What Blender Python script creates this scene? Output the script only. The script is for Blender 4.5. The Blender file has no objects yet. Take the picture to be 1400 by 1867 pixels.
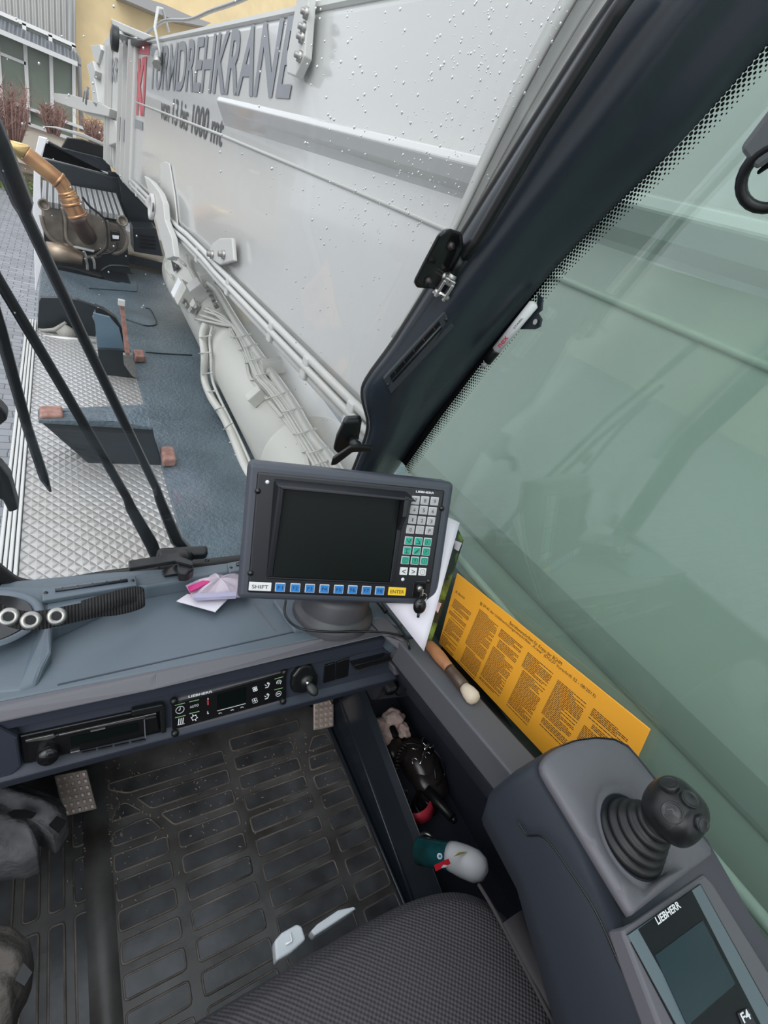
import bpy, math, random
from mathutils import Vector as V, Matrix
random.seed(7)
sc = bpy.context.scene
COL = sc.collection

# ------------------------------------------------------------------ camera, world, exposure
FPX = 868.0
CX = V((0.83130737, 0.02132035, -0.5554039))      # world x of camera axes (right, up, back)
CY = V((-0.45663198, 0.59590473, -0.66059426))
CZ = V((0.31688371, 0.80277207, 0.50511555))
cam = bpy.data.cameras.new('camera'); camo = bpy.data.objects.new('camera', cam); COL.objects.link(camo)
cam.sensor_fit = 'VERTICAL'; cam.sensor_height = 36.0; cam.lens = 36.0 * FPX / 1867.0
cam.clip_start = 0.02; cam.clip_end = 300
camo.matrix_world = Matrix((CX, CY, CZ)).to_4x4()
sc.camera = camo
sc.view_settings.view_transform = 'Standard'; sc.view_settings.look = 'None'
sc.view_settings.gamma = 1.0; sc.view_settings.use_curve_mapping = False
sc.view_settings.exposure = 0.55

w = bpy.data.worlds.new('overcast_sky'); sc.world = w; w.use_nodes = True
nt = w.node_tree; nt.nodes.clear()
wo = nt.nodes.new('ShaderNodeOutputWorld'); bg = nt.nodes.new('ShaderNodeBackground')
tc = nt.nodes.new('ShaderNodeTexCoord'); sp = nt.nodes.new('ShaderNodeSeparateXYZ')
cr = nt.nodes.new('ShaderNodeValToRGB'); nz = nt.nodes.new('ShaderNodeTexNoise'); mx = nt.nodes.new('ShaderNodeMix')
nt.links.new(tc.outputs['Generated'], sp.inputs[0]); nt.links.new(sp.outputs['Z'], cr.inputs[0])
cr.color_ramp.elements[0].position = 0.0; cr.color_ramp.elements[0].color = (0.86, 0.89, 0.94, 1)
cr.color_ramp.elements[1].position = 0.8; cr.color_ramp.elements[1].color = (1.03, 1.07, 1.14, 1)
nz.inputs['Scale'].default_value = 2.2; nz.inputs['Detail'].default_value = 4
nt.links.new(tc.outputs['Generated'], nz.inputs['Vector'])
mx.data_type = 'RGBA'; mx.blend_type = 'MULTIPLY'; mx.inputs[0].default_value = 0.35
cr2 = nt.nodes.new('ShaderNodeValToRGB'); cr2.color_ramp.elements[0].position = .35; cr2.color_ramp.elements[0].color = (.55, .6, .68, 1)
cr2.color_ramp.elements[1].position = .62
nt.links.new(nz.outputs['Fac'], cr2.inputs[0])
nt.links.new(cr.outputs[0], mx.inputs[6]); nt.links.new(cr2.outputs[0], mx.inputs[7])
nt.links.new(mx.outputs[2], bg.inputs['Color']); bg.inputs['Strength'].default_value = 1.15
nt.links.new(bg.outputs[0], wo.inputs['Surface'])
sd = bpy.data.lights.new('soft_daylight', 'SUN'); sd.energy = 0.9; sd.angle = math.radians(50); sd.color = (1, .98, .95)
so = bpy.data.objects.new('soft_daylight', sd); COL.objects.link(so); so.rotation_euler = (math.radians(28), math.radians(-35), 0)

# ------------------------------------------------------------------ geometry of sight lines
def ray(px, py):
    d = V((px - 700.0, 933.5 - py, -FPX))
    return V((CX.dot(d), CY.dot(d), CZ.dot(d))).normalized()
def atx(px, py, x): d = ray(px, py); return d * (x / d.x)
def aty(px, py, y): d = ray(px, py); return d * (y / d.y)
def atz(px, py, z): d = ray(px, py); return d * (z / d.z)
class Pl:
    def __init__(s, p, n): s.p = V(p); s.n = V(n).normalized()
    def at(s, px, py, off=0.0):
        d = ray(px, py); return d * ((s.n.dot(s.p) + off) / s.n.dot(d))
    def off(s, k): return Pl(s.p + s.n * k, s.n)
def zoom(o, k, pts): return [(o[0] + a / k, o[1] + b / k) for a, b in pts]

# ------------------------------------------------------------------ materials
MATS = {}
def mat(name, col, rough=0.5, metal=0.0, bump=0.0, bscale=200.0, var=0.0, vscale=8.0, coat=0.0, col2=None, spec=0.5, trans=0.0, emit=0.0, dist=0.002, thr=(.3, .7)):
    if name in MATS: return MATS[name]
    m = bpy.data.materials.new(name); m.use_nodes = True; t = m.node_tree; b = t.nodes['Principled BSDF']
    b.inputs['Base Color'].default_value = (*col, 1); b.inputs['Roughness'].default_value = rough
    b.inputs['Metallic'].default_value = metal; b.inputs['Coat Weight'].default_value = coat
    b.inputs['Specular IOR Level'].default_value = spec
    b.inputs['Transmission Weight'].default_value = trans
    if emit: b.inputs['Emission Color'].default_value = (*col, 1); b.inputs['Emission Strength'].default_value = emit
    if bump or var or col2: 
        c = t.nodes.new('ShaderNodeTexCoord')
    if bump:
        n = t.nodes.new('ShaderNodeTexNoise'); n.inputs['Scale'].default_value = bscale; n.inputs['Detail'].default_value = 3
        t.links.new(c.outputs['Object'], n.inputs['Vector'])
        bp = t.nodes.new('ShaderNodeBump'); bp.inputs['Strength'].default_value = bump; bp.inputs['Distance'].default_value = dist
        t.links.new(n.outputs['Fac'], bp.inputs['Height']); t.links.new(bp.outputs[0], b.inputs['Normal'])
    if var or col2:
        n = t.nodes.new('ShaderNodeTexNoise'); n.inputs['Scale'].default_value = vscale; n.inputs['Detail'].default_value = 5
        t.links.new(c.outputs['Object'], n.inputs['Vector'])
        r = t.nodes.new('ShaderNodeValToRGB')
        a = col2 if col2 else tuple(x * (1 - var) for x in col)
        r.color_ramp.elements[0].position = thr[0]; r.color_ramp.elements[0].color = (*a, 1)
        r.color_ramp.elements[1].position = thr[1]; r.color_ramp.elements[1].color = (*col, 1)
        t.links.new(n.outputs['Fac'], r.inputs[0]); t.links.new(r.outputs[0], b.inputs['Base Color'])
    MATS[name] = m; return m
def glassmat(name, tint, film=0.0, filmcol=(.6, .65, .65), f0=.04):
    m = bpy.data.materials.new(name); m.use_nodes = True; t = m.node_tree; t.nodes.clear()
    o = t.nodes.new('ShaderNodeOutputMaterial'); tr = t.nodes.new('ShaderNodeBsdfTransparent'); g = t.nodes.new('ShaderNodeBsdfGlossy')
    tr.inputs['Color'].default_value = (*tint, 1); g.inputs['Roughness'].default_value = 0.0; g.inputs['Color'].default_value = (1, 1, 1, 1)
    lw = t.nodes.new('ShaderNodeLayerWeight'); lw.inputs['Blend'].default_value = 0.5
    p = t.nodes.new('ShaderNodeMath'); p.operation = 'POWER'; p.inputs[1].default_value = 5.0
    a = t.nodes.new('ShaderNodeMath'); a.operation = 'MULTIPLY_ADD'; a.inputs[1].default_value = 1 - f0; a.inputs[2].default_value = f0
    t.links.new(lw.outputs['Facing'], p.inputs[0]); t.links.new(p.outputs[0], a.inputs[0])
    mx = t.nodes.new('ShaderNodeMixShader'); t.links.new(a.outputs[0], mx.inputs[0]); t.links.new(tr.outputs[0], mx.inputs[1]); t.links.new(g.outputs[0], mx.inputs[2])
    last = mx
    if film:
        d = t.nodes.new('ShaderNodeBsdfDiffuse'); d.inputs['Color'].default_value = (*filmcol, 1)
        m2 = t.nodes.new('ShaderNodeMixShader'); m2.inputs[0].default_value = film
        t.links.new(mx.outputs[0], m2.inputs[1]); t.links.new(d.outputs[0], m2.inputs[2]); last = m2
    t.links.new(last.outputs[0], o.inputs['Surface']); MATS[name] = m; return m
def patmat(name, col, rough, kind, s, strength, dist=.003, col2=None, metal=0.0, var=0.0):
    """bump patterns: tread = lozenges, weave = dots, tile = pavers, corr = corrugation along x"""
    m = mat(name, col, rough, metal, var=var, vscale=1.2, col2=col2); t = m.node_tree; b = t.nodes['Principled BSDF']
    c = t.nodes.new('ShaderNodeTexCoord'); s3 = t.nodes.new('ShaderNodeSeparateXYZ'); t.links.new(c.outputs['Object'], s3.inputs[0])
    def M(op, a, bb=None):
        n = t.nodes.new('ShaderNodeMath'); n.operation = op
        for i, v in enumerate((a, bb)):
            if v is None: continue
            if isinstance(v, (int, float)): n.inputs[i].default_value = v
            else: t.links.new(v, n.inputs[i])
        return n.outputs[0]
    x, y, z = s3.outputs
    k = 2 * math.pi / s
    if kind == 'tread':
        u = M('ADD', M('MULTIPLY', x, 1.25), y); v = M('SUBTRACT', M('MULTIPLY', x, 1.25), y)
        h = M('MINIMUM', M('ABSOLUTE', M('SINE', M('MULTIPLY', u, k / 2))), M('ABSOLUTE', M('SINE', M('MULTIPLY', v, k / 2))))
        h = M('POWER', h, .6)
    elif kind == 'weave':
        h = M('MULTIPLY', M('SINE', M('MULTIPLY', x, k)), M('SINE', M('MULTIPLY', y, k)))
    elif kind == 'corr':
        h = M('SINE', M('MULTIPLY', x, k))
    elif kind == 'corry':
        h = M('SINE', M('MULTIPLY', y, k))
    elif kind == 'corrz':
        h = M('SINE', M('MULTIPLY', M('ADD', x, z), k))
    bp = t.nodes.new('ShaderNodeBump'); bp.inputs['Strength'].default_value = strength; bp.inputs['Distance'].default_value = dist
    t.links.new(h, bp.inputs['Height']); t.links.new(bp.outputs[0], b.inputs['Normal'])
    return m
def brickmat(name, c1, c2, mortar, w, h, rough, msz=.006, bump=.6):
    m = bpy.data.materials.new(name); m.use_nodes = True; t = m.node_tree; b = t.nodes['Principled BSDF']
    c = t.nodes.new('ShaderNodeTexCoord'); br = t.nodes.new('ShaderNodeTexBrick')
    nn = t.nodes.new('ShaderNodeTexNoise'); nn.inputs['Scale'].default_value = 9; t.links.new(c.outputs['Object'], nn.inputs['Vector'])
    vm = t.nodes.new('ShaderNodeVectorMath'); vm.operation = 'MULTIPLY_ADD'; vm.inputs[1].default_value = (.03, .03, 0)
    t.links.new(nn.outputs['Color'], vm.inputs[0]); t.links.new(c.outputs['Object'], vm.inputs[2])
    t.links.new(vm.outputs[0], br.inputs['Vector'])
    br.inputs['Color1'].default_value = (*c1, 1); br.inputs['Color2'].default_value = (*c2, 1); br.inputs['Mortar'].default_value = (*mortar, 1)
    br.inputs['Scale'].default_value = 1; br.inputs['Brick Width'].default_value = w; br.inputs['Row Height'].default_value = h; br.inputs['Mortar Size'].default_value = msz
    t.links.new(br.outputs['Color'], b.inputs['Base Color']); b.inputs['Roughness'].default_value = rough
    bp = t.nodes.new('ShaderNodeBump'); bp.inputs['Strength'].default_value = bump; bp.inputs['Distance'].default_value = .01; bp.invert = True
    t.links.new(br.outputs['Fac'], bp.inputs['Height']); t.links.new(bp.outputs[0], b.inputs['Normal'])
    MATS[name] = m; return m

dash_m = mat('blue_grey_moulded_plastic', (.110, .140, .168), .42, bump=.25, bscale=900, dist=.0006)
lip_m = mat('grey_moulded_plastic', (.130, .126, .142), .5, bump=.25, bscale=900, dist=.0006)
face_m = mat('dark_blue_plastic', (.034, .040, .058), .5, bump=.15, bscale=900, dist=.0006)
black_m = mat('black_plastic', (.008, .009, .010), .38, bump=.1, bscale=700, dist=.0004)
gloss_m = mat('gloss_black', (.009, .009, .010), .16)
pillar_m = mat('charcoal_pillar_plastic', (.024, .031, .041), .24, bump=.12, bscale=900, dist=.0005)
rubber_m = mat('black_rubber', (.010, .010, .011), .45, bump=.2, bscale=300, dist=.0006)
mono_m = mat('monitor_shell', (.055, .062, .080), .42)
monb_m = mat('monitor_black_face', (.012, .013, .017), .35)
scr_m = mat('dark_screen', (.002, .005, .004), .4, spec=.25)
chrome_m = mat('bright_metal', (.75, .74, .72), .18, metal=1)
steel_m = mat('dull_steel', (.42, .41, .39), .38, metal=1, var=.3, vscale=60)
white_m = mat('white_print', (.85, .86, .88), .5)
wkey_m = mat('white_key', (.80, .80, .80), .45)
gkey_m = mat('grey_key', (.46, .45, .46), .45)
grkey_m = mat('green_key', (.03, .42, .30), .45)
bkey_m = mat('blue_key', (.02, .22, .62), .45)
ykey_m = mat('yellow_key', (.95, .62, .04), .45)
ink_m = mat('dark_ink', (.02, .02, .025), .6)
orange_m = mat('orange_board', (1.0, .44, .035), .5, bump=.05, bscale=60)
paper_m = mat('white_paper', (.74, .71, .78), .7, bump=.3, bscale=25, dist=.002)
boom_m = mat('light_grey_crane_paint', (.50, .50, .485), .17, coat=.35, bump=.10, bscale=1.6, dist=.02)
boomd_m = mat('light_grey_dull_paint', (.52, .52, .495), .4)
cyl_m = mat('offwhite_cylinder_paint', (.57, .57, .525), .3)
let_m = mat('grey_lettering', (.19, .20, .225), .3)
letd_m = mat('dark_lettering', (.035, .037, .042), .35)
red_m = mat('red_lettering', (.50, .05, .07), .35)
seat_m = patmat('grey_ribbed_fabric', (.058, .054, .060), .85, 'weave', .0060, .6, .0014)
seats_m = mat('smooth_dark_fabric', (.048, .044, .046), .9, bump=.3, bscale=1200, dist=.0005)
mat_m = mat('scuffed_black_mat', (.150, .148, .148), .34, bump=.5, bscale=60, dist=.0012, col2=(.045, .040, .037), vscale=11)
cloth_m = mat('dark_grey_cloth', (.13, .13, .14), .9, bump=1, bscale=90, dist=.004, col2=(.06, .06, .065), vscale=30)
tread_m = patmat('aluminium_tread_plate', (.55, .56, .57), .34, 'tread', .068, .55, .010, metal=.45, col2=(.38, .35, .31))
deck_m = mat('blue_grey_deck_paint', (.120, .165, .195), .30, bump=1, bscale=48, dist=.012, col2=(.060, .085, .105), vscale=2.5)
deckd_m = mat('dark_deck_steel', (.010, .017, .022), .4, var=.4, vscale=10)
alu_m = mat('pale_aluminium_edge', (.62, .62, .60), .4, metal=.3)
rust_m = mat('rust_red_block', (.40, .24, .20), .6, col2=(.24, .10, .07), vscale=25, bump=.4, bscale=50)
copper_m = mat('heat_tinted_exhaust', (.62, .36, .17), .28, metal=.9, col2=(.30, .15, .09), vscale=5)
brown_m = mat('burnt_pipe', (.10, .065, .05), .5, metal=.5)
muff_m = mat('dusty_alloy', (.27, .235, .19), .5, metal=.35, col2=(.14, .12, .10), vscale=9)
fin_m = patmat('ribbed_alloy', (.55, .56, .56), .35, 'corr', .055, 1.0, .02, metal=.5)
pav_m = brickmat('grey_pavers', (.30, .31, .335), (.22, .23, .25), (.08, .085, .09), .22, .14, .38)
yel_m = mat('yellow_render', (.82, .64, .36), .85, var=.12, vscale=3)
cream_m = mat('cream_render', (.72, .65, .54), .85, var=.1, vscale=2)
sid_m = patmat('grey_vertical_siding', (.50, .49, .46), .6, 'corr', .16, 1.0, .04)
head_m = mat('pale_headliner', (.42, .43, .44), .85)
roof_m = patmat('grey_corrugated_roof', (.17, .18, .20), .4, 'corr', .2, 1.0, .05)
win_m = mat('white_window_frame', (.78, .77, .74), .45)
pane_m = mat('green_grey_pane', (.22, .26, .20), .3, var=.3, vscale=1)
twig_m = mat('reddish_twigs', (.30, .17, .14), .8)
grass_m = mat('dull_green_hedge', (.12, .17, .04), .9)
ws_m = glassmat('windscreen_glass', (.985, .99, .99), film=.006)
sg_m = glassmat('green_side_glass', (.875, .962, .918), film=.05, filmcol=(.50, .66, .58), f0=.055)
rf_m = glassmat('roof_glass', (.9, .95, .93))
drop_m = mat('water_drop', (.95, .97, 1), .02, trans=1.0)
clear_m = mat('translucent_plastic', (.78, .82, .86), .3, trans=.35)

# ------------------------------------------------------------------ object helpers
ORG = {}
def tag(o, label=None, cat=None, group=None, kind=None):
    if label: o['label'] = label
    if cat: o['category'] = cat
    if group: o['group'] = group
    if kind: o['kind'] = kind
    return o
def thing(name, label, cat, loc, group=None):
    o = bpy.data.objects.new(name, None); COL.objects.link(o); o.location = loc; o.empty_display_size = .02
    ORG[o.name] = V(loc); return tag(o, label, cat, group)
def frame(n):
    n = V(n).normalized(); a = V((0, 0, 1)) if abs(n.z) < .9 else V((1, 0, 0))
    u = a.cross(n).normalized(); return u, n.cross(u), n
class MB:
    def __init__(s): s.v = []; s.f = []; s.sm = []
    def add(s, vs, fs, smooth=False):
        k = len(s.v); s.v += [V(p) for p in vs]
        for f in fs: s.f.append([i + k for i in f]); s.sm.append(smooth)
        return s
    def box(s, c, size, ax=None):
        c = V(c); X, Y, Z = ax if ax else (V((1, 0, 0)), V((0, 1, 0)), V((0, 0, 1)))
        h = [q / 2 for q in size]; vs = []
        for i in (-1, 1):
            for j in (-1, 1):
                for k in (-1, 1): vs.append(c + X * (i * h[0]) + Y * (j * h[1]) + Z * (k * h[2]))
        return s.add(vs, [(0, 1, 3, 2), (4, 6, 7, 5), (0, 4, 5, 1), (2, 3, 7, 6), (0, 2, 6, 4), (1, 5, 7, 3)])
    def prism(s, poly, vec):
        poly = [V(p) for p in poly]; vec = V(vec); n = len(poly)
        nn = sum(((poly[i].cross(poly[(i + 1) % n])) for i in range(n)), V((0, 0, 0)))
        nn = sum(((poly[i] - poly[0]).cross(poly[(i + 1) % n] - poly[0]) for i in range(n)), V((0, 0, 0)))
        if nn.dot(vec) > 0: poly = poly[::-1]
        vs = poly + [p + vec for p in poly]
        fs = [tuple(range(n)), tuple(range(2 * n - 1, n - 1, -1))]
        for i in range(n):
            j = (i + 1) % n; fs.append((i, n + i, n + j, j))
        return s.add(vs, fs)
    def tube(s, path, r, seg=8, closed=False):
        path = [V(p) for p in path]; n = len(path); rs = r if isinstance(r, (list, tuple)) else [r] * n
        k0 = len(s.v); prev = None; vs = []
        for i in range(n):
            if closed: d = path[(i + 1) % n] - path[i - 1]
            else: d = path[min(i + 1, n - 1)] - path[max(i - 1, 0)]
            d.normalize()
            if prev is None: u, v_, _ = frame(d)
            else:
                u = prev - d * prev.dot(d)
                if u.length < 1e-6: u = frame(d)[0]
                u.normalize(); v_ = d.cross(u)
            prev = u
            for j in range(seg):
                a = 2 * math.pi * j / seg; vs.append(path[i] + (u * math.cos(a) + v_ * math.sin(a)) * rs[i])
        fs = []
        for i in range(n if closed else n - 1):
            a = i * seg; b = ((i + 1) % n) * seg
            for j in range(seg): fs.append((a + j, a + (j + 1) % seg, b + (j + 1) % seg, b + j))
        s.add(vs, fs, True)
        if not closed:
            s.f.append([k0 + j for j in range(seg)][::-1]); s.sm.append(False)
            s.f.append([k0 + (n - 1) * seg + j for j in range(seg)]); s.sm.append(False)
        return s
    def lathe(s, c, axis, prof, seg=32, smooth=True, sx=1.0):
        c = V(c); u, v_, n = frame(axis); vs = []
        for r, h in prof:
            for j in range(seg):
                a = 2 * math.pi * j / seg; vs.append(c + (u * math.cos(a) * sx + v_ * math.sin(a)) * max(r, 1e-5) + n * h)
        fs = []
        for i in range(len(prof) - 1):
            for j in range(seg): fs.append((i * seg + j, i * seg + (j + 1) % seg, (i + 1) * seg + (j + 1) % seg, (i + 1) * seg + j))
        s.add(vs, fs, smooth)
        return s
    def cyl(s, a, b, r, seg=20, r2=None):
        a = V(a); b = V(b); return s.tube([a, b], [r, r if r2 is None else r2], seg)
    def grid(s, fn, nu, nv, smooth=True, wrap=False):
        vs = [fn(i / nu, j / nv) for j in range(nv + 1) for i in range(nu + 1)]
        fs = [(j * (nu + 1) + i, j * (nu + 1) + i + 1, (j + 1) * (nu + 1) + i + 1, (j + 1) * (nu + 1) + i) for j in range(nv) for i in range(nu)]
        return s.add(vs, fs, smooth)
    def ball(s, c, r, seg=14, rings=9, ax=None, sc_=(1, 1, 1)):
        c = V(c); X, Y, Z = ax if ax else (V((1, 0, 0)), V((0, 1, 0)), V((0, 0, 1)))
        def f(a, b):
            th = 2 * math.pi * a; ph = math.pi * b
            return c + X * (r * sc_[0] * math.sin(ph) * math.cos(th)) + Y * (r * sc_[1] * math.sin(ph) * math.sin(th)) + Z * (-r * sc_[2] * math.cos(ph))
        return s.grid(f, seg, rings)
    def build(s, name, m, parent=None, bevel=0, seg=2, label=None, cat=None, group=None, kind=None, sub=0, solid=0, smooth=None, weld=False):
        me = bpy.data.meshes.new(name)
        if parent is not None: org = ORG[parent.name]
        else:
            xs = [p.x for p in s.v]; ys = [p.y for p in s.v]; zs = [p.z for p in s.v]
            org = V(((min(xs) + max(xs)) / 2, (min(ys) + max(ys)) / 2, min(zs)))
        me.from_pydata([tuple(p - org) for p in s.v], [], s.f)
        for i, p in enumerate(me.polygons): p.use_smooth = s.sm[i] if smooth is None else smooth
        me.materials.append(m); me.update()
        o = bpy.data.objects.new(name, me); COL.objects.link(o)
        if weld:
            md = o.modifiers.new('weld', 'WELD'); md.merge_threshold = 1e-5
        if parent is not None: o.parent = parent
        else: o.location = org
        ORG[o.name] = org
        if solid:
            md = o.modifiers.new('thick', 'SOLIDIFY'); md.thickness = solid; md.offset = 0
        if bevel:
            md = o.modifiers.new('bevel', 'BEVEL'); md.width = bevel; md.segments = seg; md.limit_method = 'ANGLE'; md.angle_limit = math.radians(35)
        if sub:
            md = o.modifiers.new('sub', 'SUBSURF'); md.levels = sub; md.render_levels = sub
        return tag(o, label, cat, group, kind)
def text(string, p, right, up, m, parent, name='lettering', thick=.0003, bold=0.0, label=None, cat=None, shear=0.0):
    """text filling the box at p spanned by vectors right and up"""
    cu = bpy.data.curves.new('t', 'FONT'); cu.body = string; cu.offset = bold; cu.shear = shear
    ob = bpy.data.objects.new('t', cu); COL.objects.link(ob)
    dg = bpy.context.evaluated_depsgraph_get(); dg.update(); ev = ob.evaluated_get(dg)
    me0 = bpy.data.meshes.new_from_object(ev)
    vs = [v.co.copy() for v in me0.vertices]; fs = [tuple(q.vertices) for q in me0.polygons]
    bpy.data.objects.remove(ob); bpy.data.curves.remove(cu); bpy.data.meshes.remove(me0)
    x0 = min(v.x for v in vs); x1 = max(v.x for v in vs); y0 = min(v.y for v in vs); y1 = max(v.y for v in vs)
    right = V(right); up = V(up); n = right.cross(up).normalized(); p = V(p)
    mb = MB()
    mb.add([p + right * ((v.x - x0) / (x1 - x0)) + up * ((v.y - y0) / (y1 - y0)) + n * thick for v in vs], fs)
    o = mb.build(name, m, parent, label=label, cat=cat)
    return o
def smoothpath(pts, n=6):
    pts = [V(p) for p in pts]; out = []
    for i in range(len(pts) - 1):
        p0 = pts[max(i - 1, 0)]; p1 = pts[i]; p2 = pts[i + 1]; p3 = pts[min(i + 2, len(pts) - 1)]
        for k in range(n):
            t = k / n
            out.append(.5 * ((2 * p1) + (-p0 + p2) * t + (2 * p0 - 5 * p1 + 4 * p2 - p3) * t * t + (-p0 + 3 * p1 - 3 * p2 + p3) * t ** 3))
    out.append(pts[-1]); return out
def struct(mb, name, m, **k): return mb.build(name, m, kind='structure', **k)

# ------------------------------------------------------------------ cab shell
FL = -1.15                                  # cab floor, measured from the camera
TP = Pl((0, .45, -.62), (0, .2, 1))         # sloping top of dashboard and sill
def yw(z):                                  # windscreen curve
    pts = [(-1.2, .66), (-.75, .712), (-.68, .735), (-.55, .755), (-.3, .742), (0, .68), (.25, .60), (.45, .50), (.7, .33)]
    for (z0, y0), (z1, y1) in zip(pts, pts[1:]):
        if z <= z1: return y0 + (y1 - y0) * (z - z0) / (z1 - z0)
    return .33
def windpt(px, py, off=0.0):
    d = ray(px, py); a, b = .2, 2.5
    for _ in range(40):
        m = (a + b) / 2; p = d * m
        if p.y > yw(p.z) + off: b = m
        else: a = m
    return d * a
GX = .66                                    # inner face of the right side glass
struct(MB().box((.18, -.02, FL - .05), (1.1, 1.66, .08)), 'floor', black_m)
struct(MB().box((.81, -.12, -.93), (.03, 1.7, .52)), 'wall_right', face_m)
struct(MB().box((-.37, -.12, -.9), (.03, 1.7, .5)), 'wall_left', face_m)
struct(MB().box((.18, -.84, -.75), (1.1, .03, .9)), 'wall_rear', head_m)
struct(MB().box((.20, .715, -.95), (1.1, .03, .40)), 'wall_front', face_m)
c_ = MB()
c_.box((.18, -.62, .56), (1.1, .42, .04)); c_.box((-.3, -.02, .56), (.14, .8, .04)); c_.box((.64, -.02, .56), (.12, .8, .04)); c_.box((.18, .40, .56), (1.1, .06, .04))
struct(c_, 'ceiling', head_m, bevel=.01)
struct(MB().box((.17, -.02, .565), (.82, .8, .006)), 'window_3', rf_m)
# posts at the rear corners and left front pillar, out of frame
for x, y, nm in ((-.36, -.82, 'trim_4'), (.68, -.82, 'trim_5')):
    struct(MB().box((x, y, -.05), (.06, .06, 1.2)), nm, pillar_m)
lp = MB(); lp.tube([(-.40, yw(z) - .02, z) for z in (-.68, -.3, 0, .25, .5)], .035, 10)
struct(lp, 'trim_6', pillar_m)

# right side glass with its dotted black border
edge = [(740, 850), (810, 752), (880, 660), (950, 570), (1020, 480), (1110, 387), (1200, 300), (1300, 193), (1400, 80), (1520, -60)]
gp = [atx(px, py, GX) for px, py in edge]
poly = [V((GX, .80, -.70))] + [p + V((0, .025, 0)) for p in gp] + [V((GX, gp[-1].y - .1, .56)), V((GX, -.8, .56)), V((GX, -.8, -.74))]
struct(MB().prism(poly, (.006, 0, 0)), 'window_2', sg_m)
dots = MB()
fine = []
for a, b in zip(gp, gp[1:]):
    L = (b - a).length; n = max(1, int(L / .0060))
    fine += [(a + (b - a) * (i / n), (b - a).normalized()) for i in range(n)]
for row in range(6):
    r = .0027 - max(0, row - 1) * .00040
    for i, (p, t) in enumerate(fine):
        nrm = V((0, -t.z, t.y)); nrm = nrm if nrm.y < 0 else -nrm
        c = p + nrm * (.0005 + row * .0046) + t * (.0030 if row % 2 else 0) + V((-.0006, 0, 0))
        vs = [c + V((0, math.cos(k * math.pi / 3) * r, math.sin(k * math.pi / 3) * r)) for k in range(6)]
        dots.add(vs, [tuple(range(6))])
for p0_, p1_ in zip(gp, gp[1:]):
    dots.add([p0_ + V((-.0006, 0, 0)), p1_ + V((-.0006, 0, 0)), p1_ + V((-.0006, .03, 0)), p0_ + V((-.0006, .03, 0))], [(0, 1, 2, 3)])
struct(dots, 'trim_7', gloss_m)

# windscreen
ws = MB(); ws.grid(lambda u, v: V((-.42 + 1.0 * u, yw(-.70 + 1.31 * v) + .012, -.70 + 1.31 * v)), 6, 24)
struct(ws, 'window_1', ws_m, solid=.006)

# right front pillar
stA = [(1330, -260), (1238, -130), (1120, 0), (980, 213), (862, 400), (795, 505), (722, 620), (672, 690), (664, 722), (674, 775), (655, 835), (618, 925), (600, 1000)]
stC = [(1680, -230), (1540, -80), (1400, 80), (1238, 262), (1110, 387), (1010, 492), (910, 612), (862, 670), (831, 710), (782, 771), (734, 840), (684, 920), (650, 1000)]
prof = [(0, 0), (.0, .30), (.05, .62), (.14, .80), (.26, 1.02), (.38, 1.12), (.50, 1.0), (.60, .68), (.70, .56), (.80, .46), (.90, .32), (.96, .16), (1, .0)]
rows = []
for a, c in zip(stA, stC):
    A = windpt(*a); C = atx(c[0], c[1], GX - .004)
    inward = V((-.62, -.78, .05)).normalized()
    rows.append([A.lerp(C, u) + inward * (.050 * h) for u, h in prof])
def sm_rows(rows):
    out = [rows[0]]
    cols = list(zip(*rows)); cols = [smoothpath(list(c), 4) for c in cols]
    return [list(r) for r in zip(*cols)]
rws = sm_rows(rows); npz = len(prof)
pm = MB(); vs = [p for r in rws for p in r] ; off_ = len(vs)
out_ = V((.62, .78, -.05)).normalized() * .02
fs = [(j * npz + i, j * npz + i + 1, (j + 1) * npz + i + 1, (j + 1) * npz + i) for j in range(len(rws) - 1) for i in range(npz - 1)]
pm.add(vs, fs, True)
pm.add([q for r in rws for q in (r[0] + out_ * .3, r[-1] + out_ * .3)], [(2 * j, 2 * j + 1, 2 * j + 3, 2 * j + 2) for j in range(len(rws) - 1)], True)
struct(pm, 'trim_1', pillar_m)
# soft black seal along the pillar's front edge, and along the bottom of the windscreen
seal = MB(); seal.tube([r[0] + V((-.003, -.004, 0)) for r in rws], .0065, 8)
struct(seal, 'trim_2', rubber_m)
bot = [(-60, 1000), (-10, 1040), (30, 1066), (90, 1070), (200, 1052), (300, 1040), (430, 1024), (520, 1010)]
bs = MB(); bs.tube(smoothpath([windpt(px, py - 2) + V((0, -.006, .0)) for px, py in bot]), .015, 8)
bs.tube(smoothpath([windpt(px, py + 14) + V((0, -.02, .0)) for px, py in bot]), .011, 8)
struct(bs, 'trim_8', rubber_m)
# pale outer gutter of the cab seen through the screen beside the pillar
g2 = MB()
offs = [(-.0, .0), (-.012, .012), (-.014, .022), (-.024, .022), (-.027, .03), (-.040, .032), (-.046, .05)]
st = [(stA[i], k) for i, k in ((0, 1.25), (1, 1.15), (2, 1.0), (3, .85), (4, .55), (5, .35), (6, .3))]
rr = []
for (a, k) in st:
    A = windpt(*a, off=.03); rr.append([A + V((x * k + .012, y * k, 0)) for x, y in offs])
rr = sm_rows(rr); nn_ = len(offs)
g2.add([p for r in rr for p in r], [(j * nn_ + i, j * nn_ + i + 1, (j + 1) * nn_ + i + 1, (j + 1) * nn_ + i) for j in range(len(rr) - 1) for i in range(nn_ - 1)], True)
struct(g2, 'trim_3', boomd_m, solid=.004)
g3 = MB()
for i_, r_ in ((1, .0012), (3, .0012), (5, .002)): g3.tube([r[i_] + V((-.002, -.006, 0)) for r in rr], r_, 6)
struct(g3, 'trim_17', mat('dull_dark_strip', (.25, .24, .22), .4))

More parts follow.
